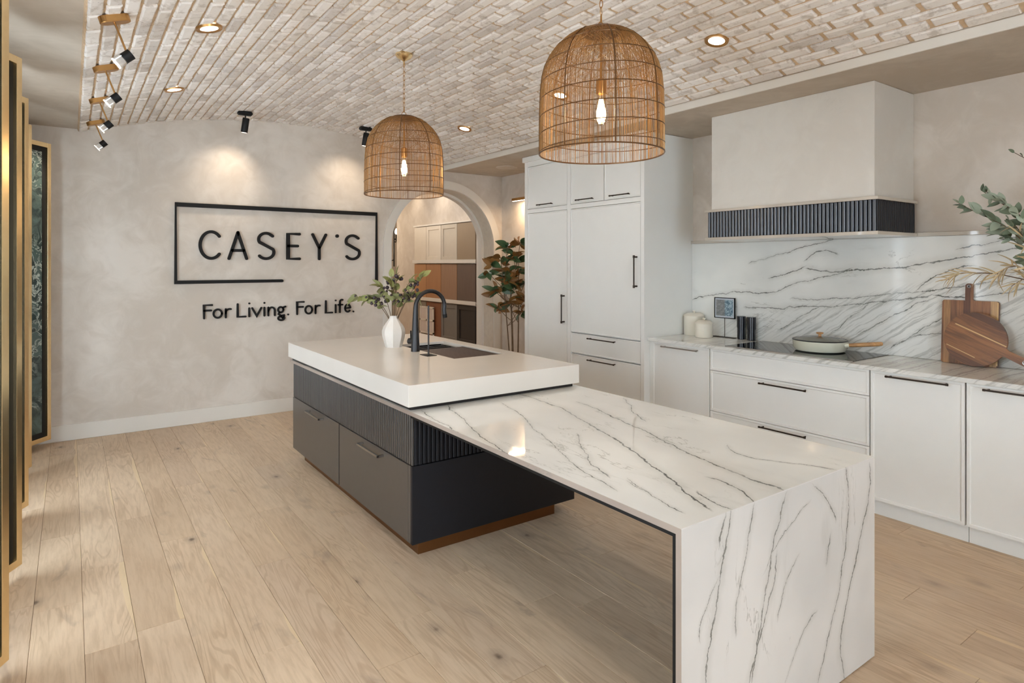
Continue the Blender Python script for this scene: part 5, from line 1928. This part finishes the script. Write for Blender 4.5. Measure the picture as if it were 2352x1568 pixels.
# ------------------------------------------------------------------ black tube spots washing the sign wall
first = None
for x, y, lab, lean in ((1.307, 6.07, 'black tube spotlight left of the farther pendant', -0.10), (2.450, 6.02, 'black tube spotlight right beside the farther pendant', -0.16)):
    z = vz(x) - 0.002
    if first is None:
        t = thing('tube_spotlight', lab, 'spotlight', (x, y, z), (0, 0, 0), 'black spotlights over the sign')
        MB().box(-0.064, 0.064, -0.030, 0.030, -0.034, 0.004, 0.012).build('base', M_black, t, local=True)
        MB().tube([(0.004, 0, -0.030), (0.004, 0, -0.062)], 0.006, 8).build('swivel', M_black, t, local=True)
        a = Vector((lean, 0.20, -1)).normalized()
        q0 = Vector((0.010, -0.004, -0.056))
        MB().tube([q0, q0 + a * 0.006, q0 + a * 0.128, q0 + a * 0.132], [0.026, 0.030, 0.030, 0.028], 28).build('tube', M_black, t, local=True)
        MB().tube([q0 + a * 0.1335, q0 + a * 0.1345], 0.020, 20).build('lens', M_lampw, t, local=True)
        first = t
        QP = q0 + a * 0.14
    else:
        t = copy_tree(first)
        t.location = (x, y, z)
        t['label'] = lab
    l = light('wallwash_lamp', 'SPOT', Vector((x, y, z)) + QP, 8.5, WARM, (0, 0, 0), 0.03, spot=math.radians(88), blend=1.0)
    aim(l, (x - 0.08, YB, 2.28))

# ------------------------------------------------------------------ picture light, speaker
pl_ = thing('picture_light', 'brass bar wall light on the right wall beyond the tall cabinet', 'wall light', (4.46, 5.95, 2.28))
MB().box(4.375, 4.405, 5.75, 6.165, 2.262, 2.296, 0.003).build('bar', M_brassd, pl_)
MB().box(4.404, 4.4605, 5.93, 5.96, 2.268, 2.290).build('bracket', M_brassd, pl_)
MB().box(4.380, 4.400, 5.76, 6.155, 2.2595, 2.2618).build('diffuser', M_lampw, pl_)
l = light('picture_lamp', 'AREA', (4.388, 5.955, 2.255), 3.2, (1, 0.7, 0.42), (0, 0, 0), 0.39, 0.02)
sp_ = thing('ceiling_speaker', 'round flush white speaker in the right soffit', 'speaker', (4.05, 5.80, 2.6))
MB().lathe(4.05, 5.80, [(0.118, 2.5935), (0.122, 2.5945), (0.124, 2.6005)], 40, cap_top=False).build('grille', M_plaster2, sp_)

# ------------------------------------------------------------------ stone sample panels on the left
def panel(i, x, y, ang, w, slabm, lab, z0=0.07, z1=2.479):
    """outer top/bottom corner at (x,y); the panel runs back along the direction ang towards the left wall"""
    t = thing('slab_display_panel', lab, 'display panel', (x, y, z0), (0, 0, ang), group='brass framed stone panels on the left')
    # local: +x outward (towards the room) is 0 at outer edge, panel spans x in [-w,0]; visible face = -y... faces local -y
    D = 0.045
    B = 0.036
    hgt = z1 - z0
    fr = MB()
    fr.box(-B, 0, 0, D, 0, hgt, 0.001).box(-w, -w + B, 0, D, 0, hgt, 0.001).box(-w + B, -B, 0, D, 0, B, 0.001).box(-w + B, -B, 0, D, hgt - B, hgt, 0.001)
    fr.build('brass_frame', M_brass, t, local=True)
    K = 0.046
    bl = MB()
    bl.box(-B - K, -B, 0.016, D - 0.002, B, hgt - B).box(-w + B, -w + B + K, 0.016, D - 0.002, B, hgt - B).box(-w + B + K, -B - K, 0.016, D - 0.002, B, B + K * 0.9).box(-w + B + K, -B - K, 0.016, D - 0.002, hgt - B - K * 0.9, hgt - B)
    bl.build('black_surround', M_black, t, local=True)
    MB().box(-w + B + K, -B - K, 0.010, D - 0.004, B + K * 0.9, hgt - B - K * 0.9).build('stone_slab', slabm, t, local=True)
    bk = MB().box(-w + 0.002, -0.002, D - 0.004, D + 0.004, 0.003, hgt - 0.003)
    bk.build('backing', M_black, t, local=True)
    # hinge arms to the wall
    ca, sa = math.cos(ang), math.sin(ang)
    for zz in (0.25, hgt - 0.25):
        MB().box(-w - 0.10, -w, 0.012, 0.030, zz - 0.02, zz + 0.02).build('hinge', M_black, t, local=True)


# direction from outer edge back to the hinge: (-.49,-.87) -> local -x ; so local +x = (.49,.87)
for i, (x, y, dx, dy, w, sm, lab) in enumerate((
        (-0.180, 2.885, 0.50, 0.866, 0.78, M_black, 'nearest brass-framed panel, a sliver at the left edge'),
        (-0.187, 3.768, 0.50, 0.866, 0.78, M_pale, 'second brass-framed panel holding pale veined stone'),
        (-0.201, 4.662, 0.47, 0.88, 0.78, M_black, 'third brass-framed panel, mostly black, behind the pale one'),
        (-0.221, 5.541, 0.47, 0.88, 0.78, M_pale, 'fourth brass-framed panel, thin sliver before the green one'),
        (-0.127, 6.320, 0.63, 0.777, 0.66, M_green, 'farthest brass-framed panel holding green veined marble'))):
    panel(i, x, y, math.atan2(dy, dx), w, sm, lab)
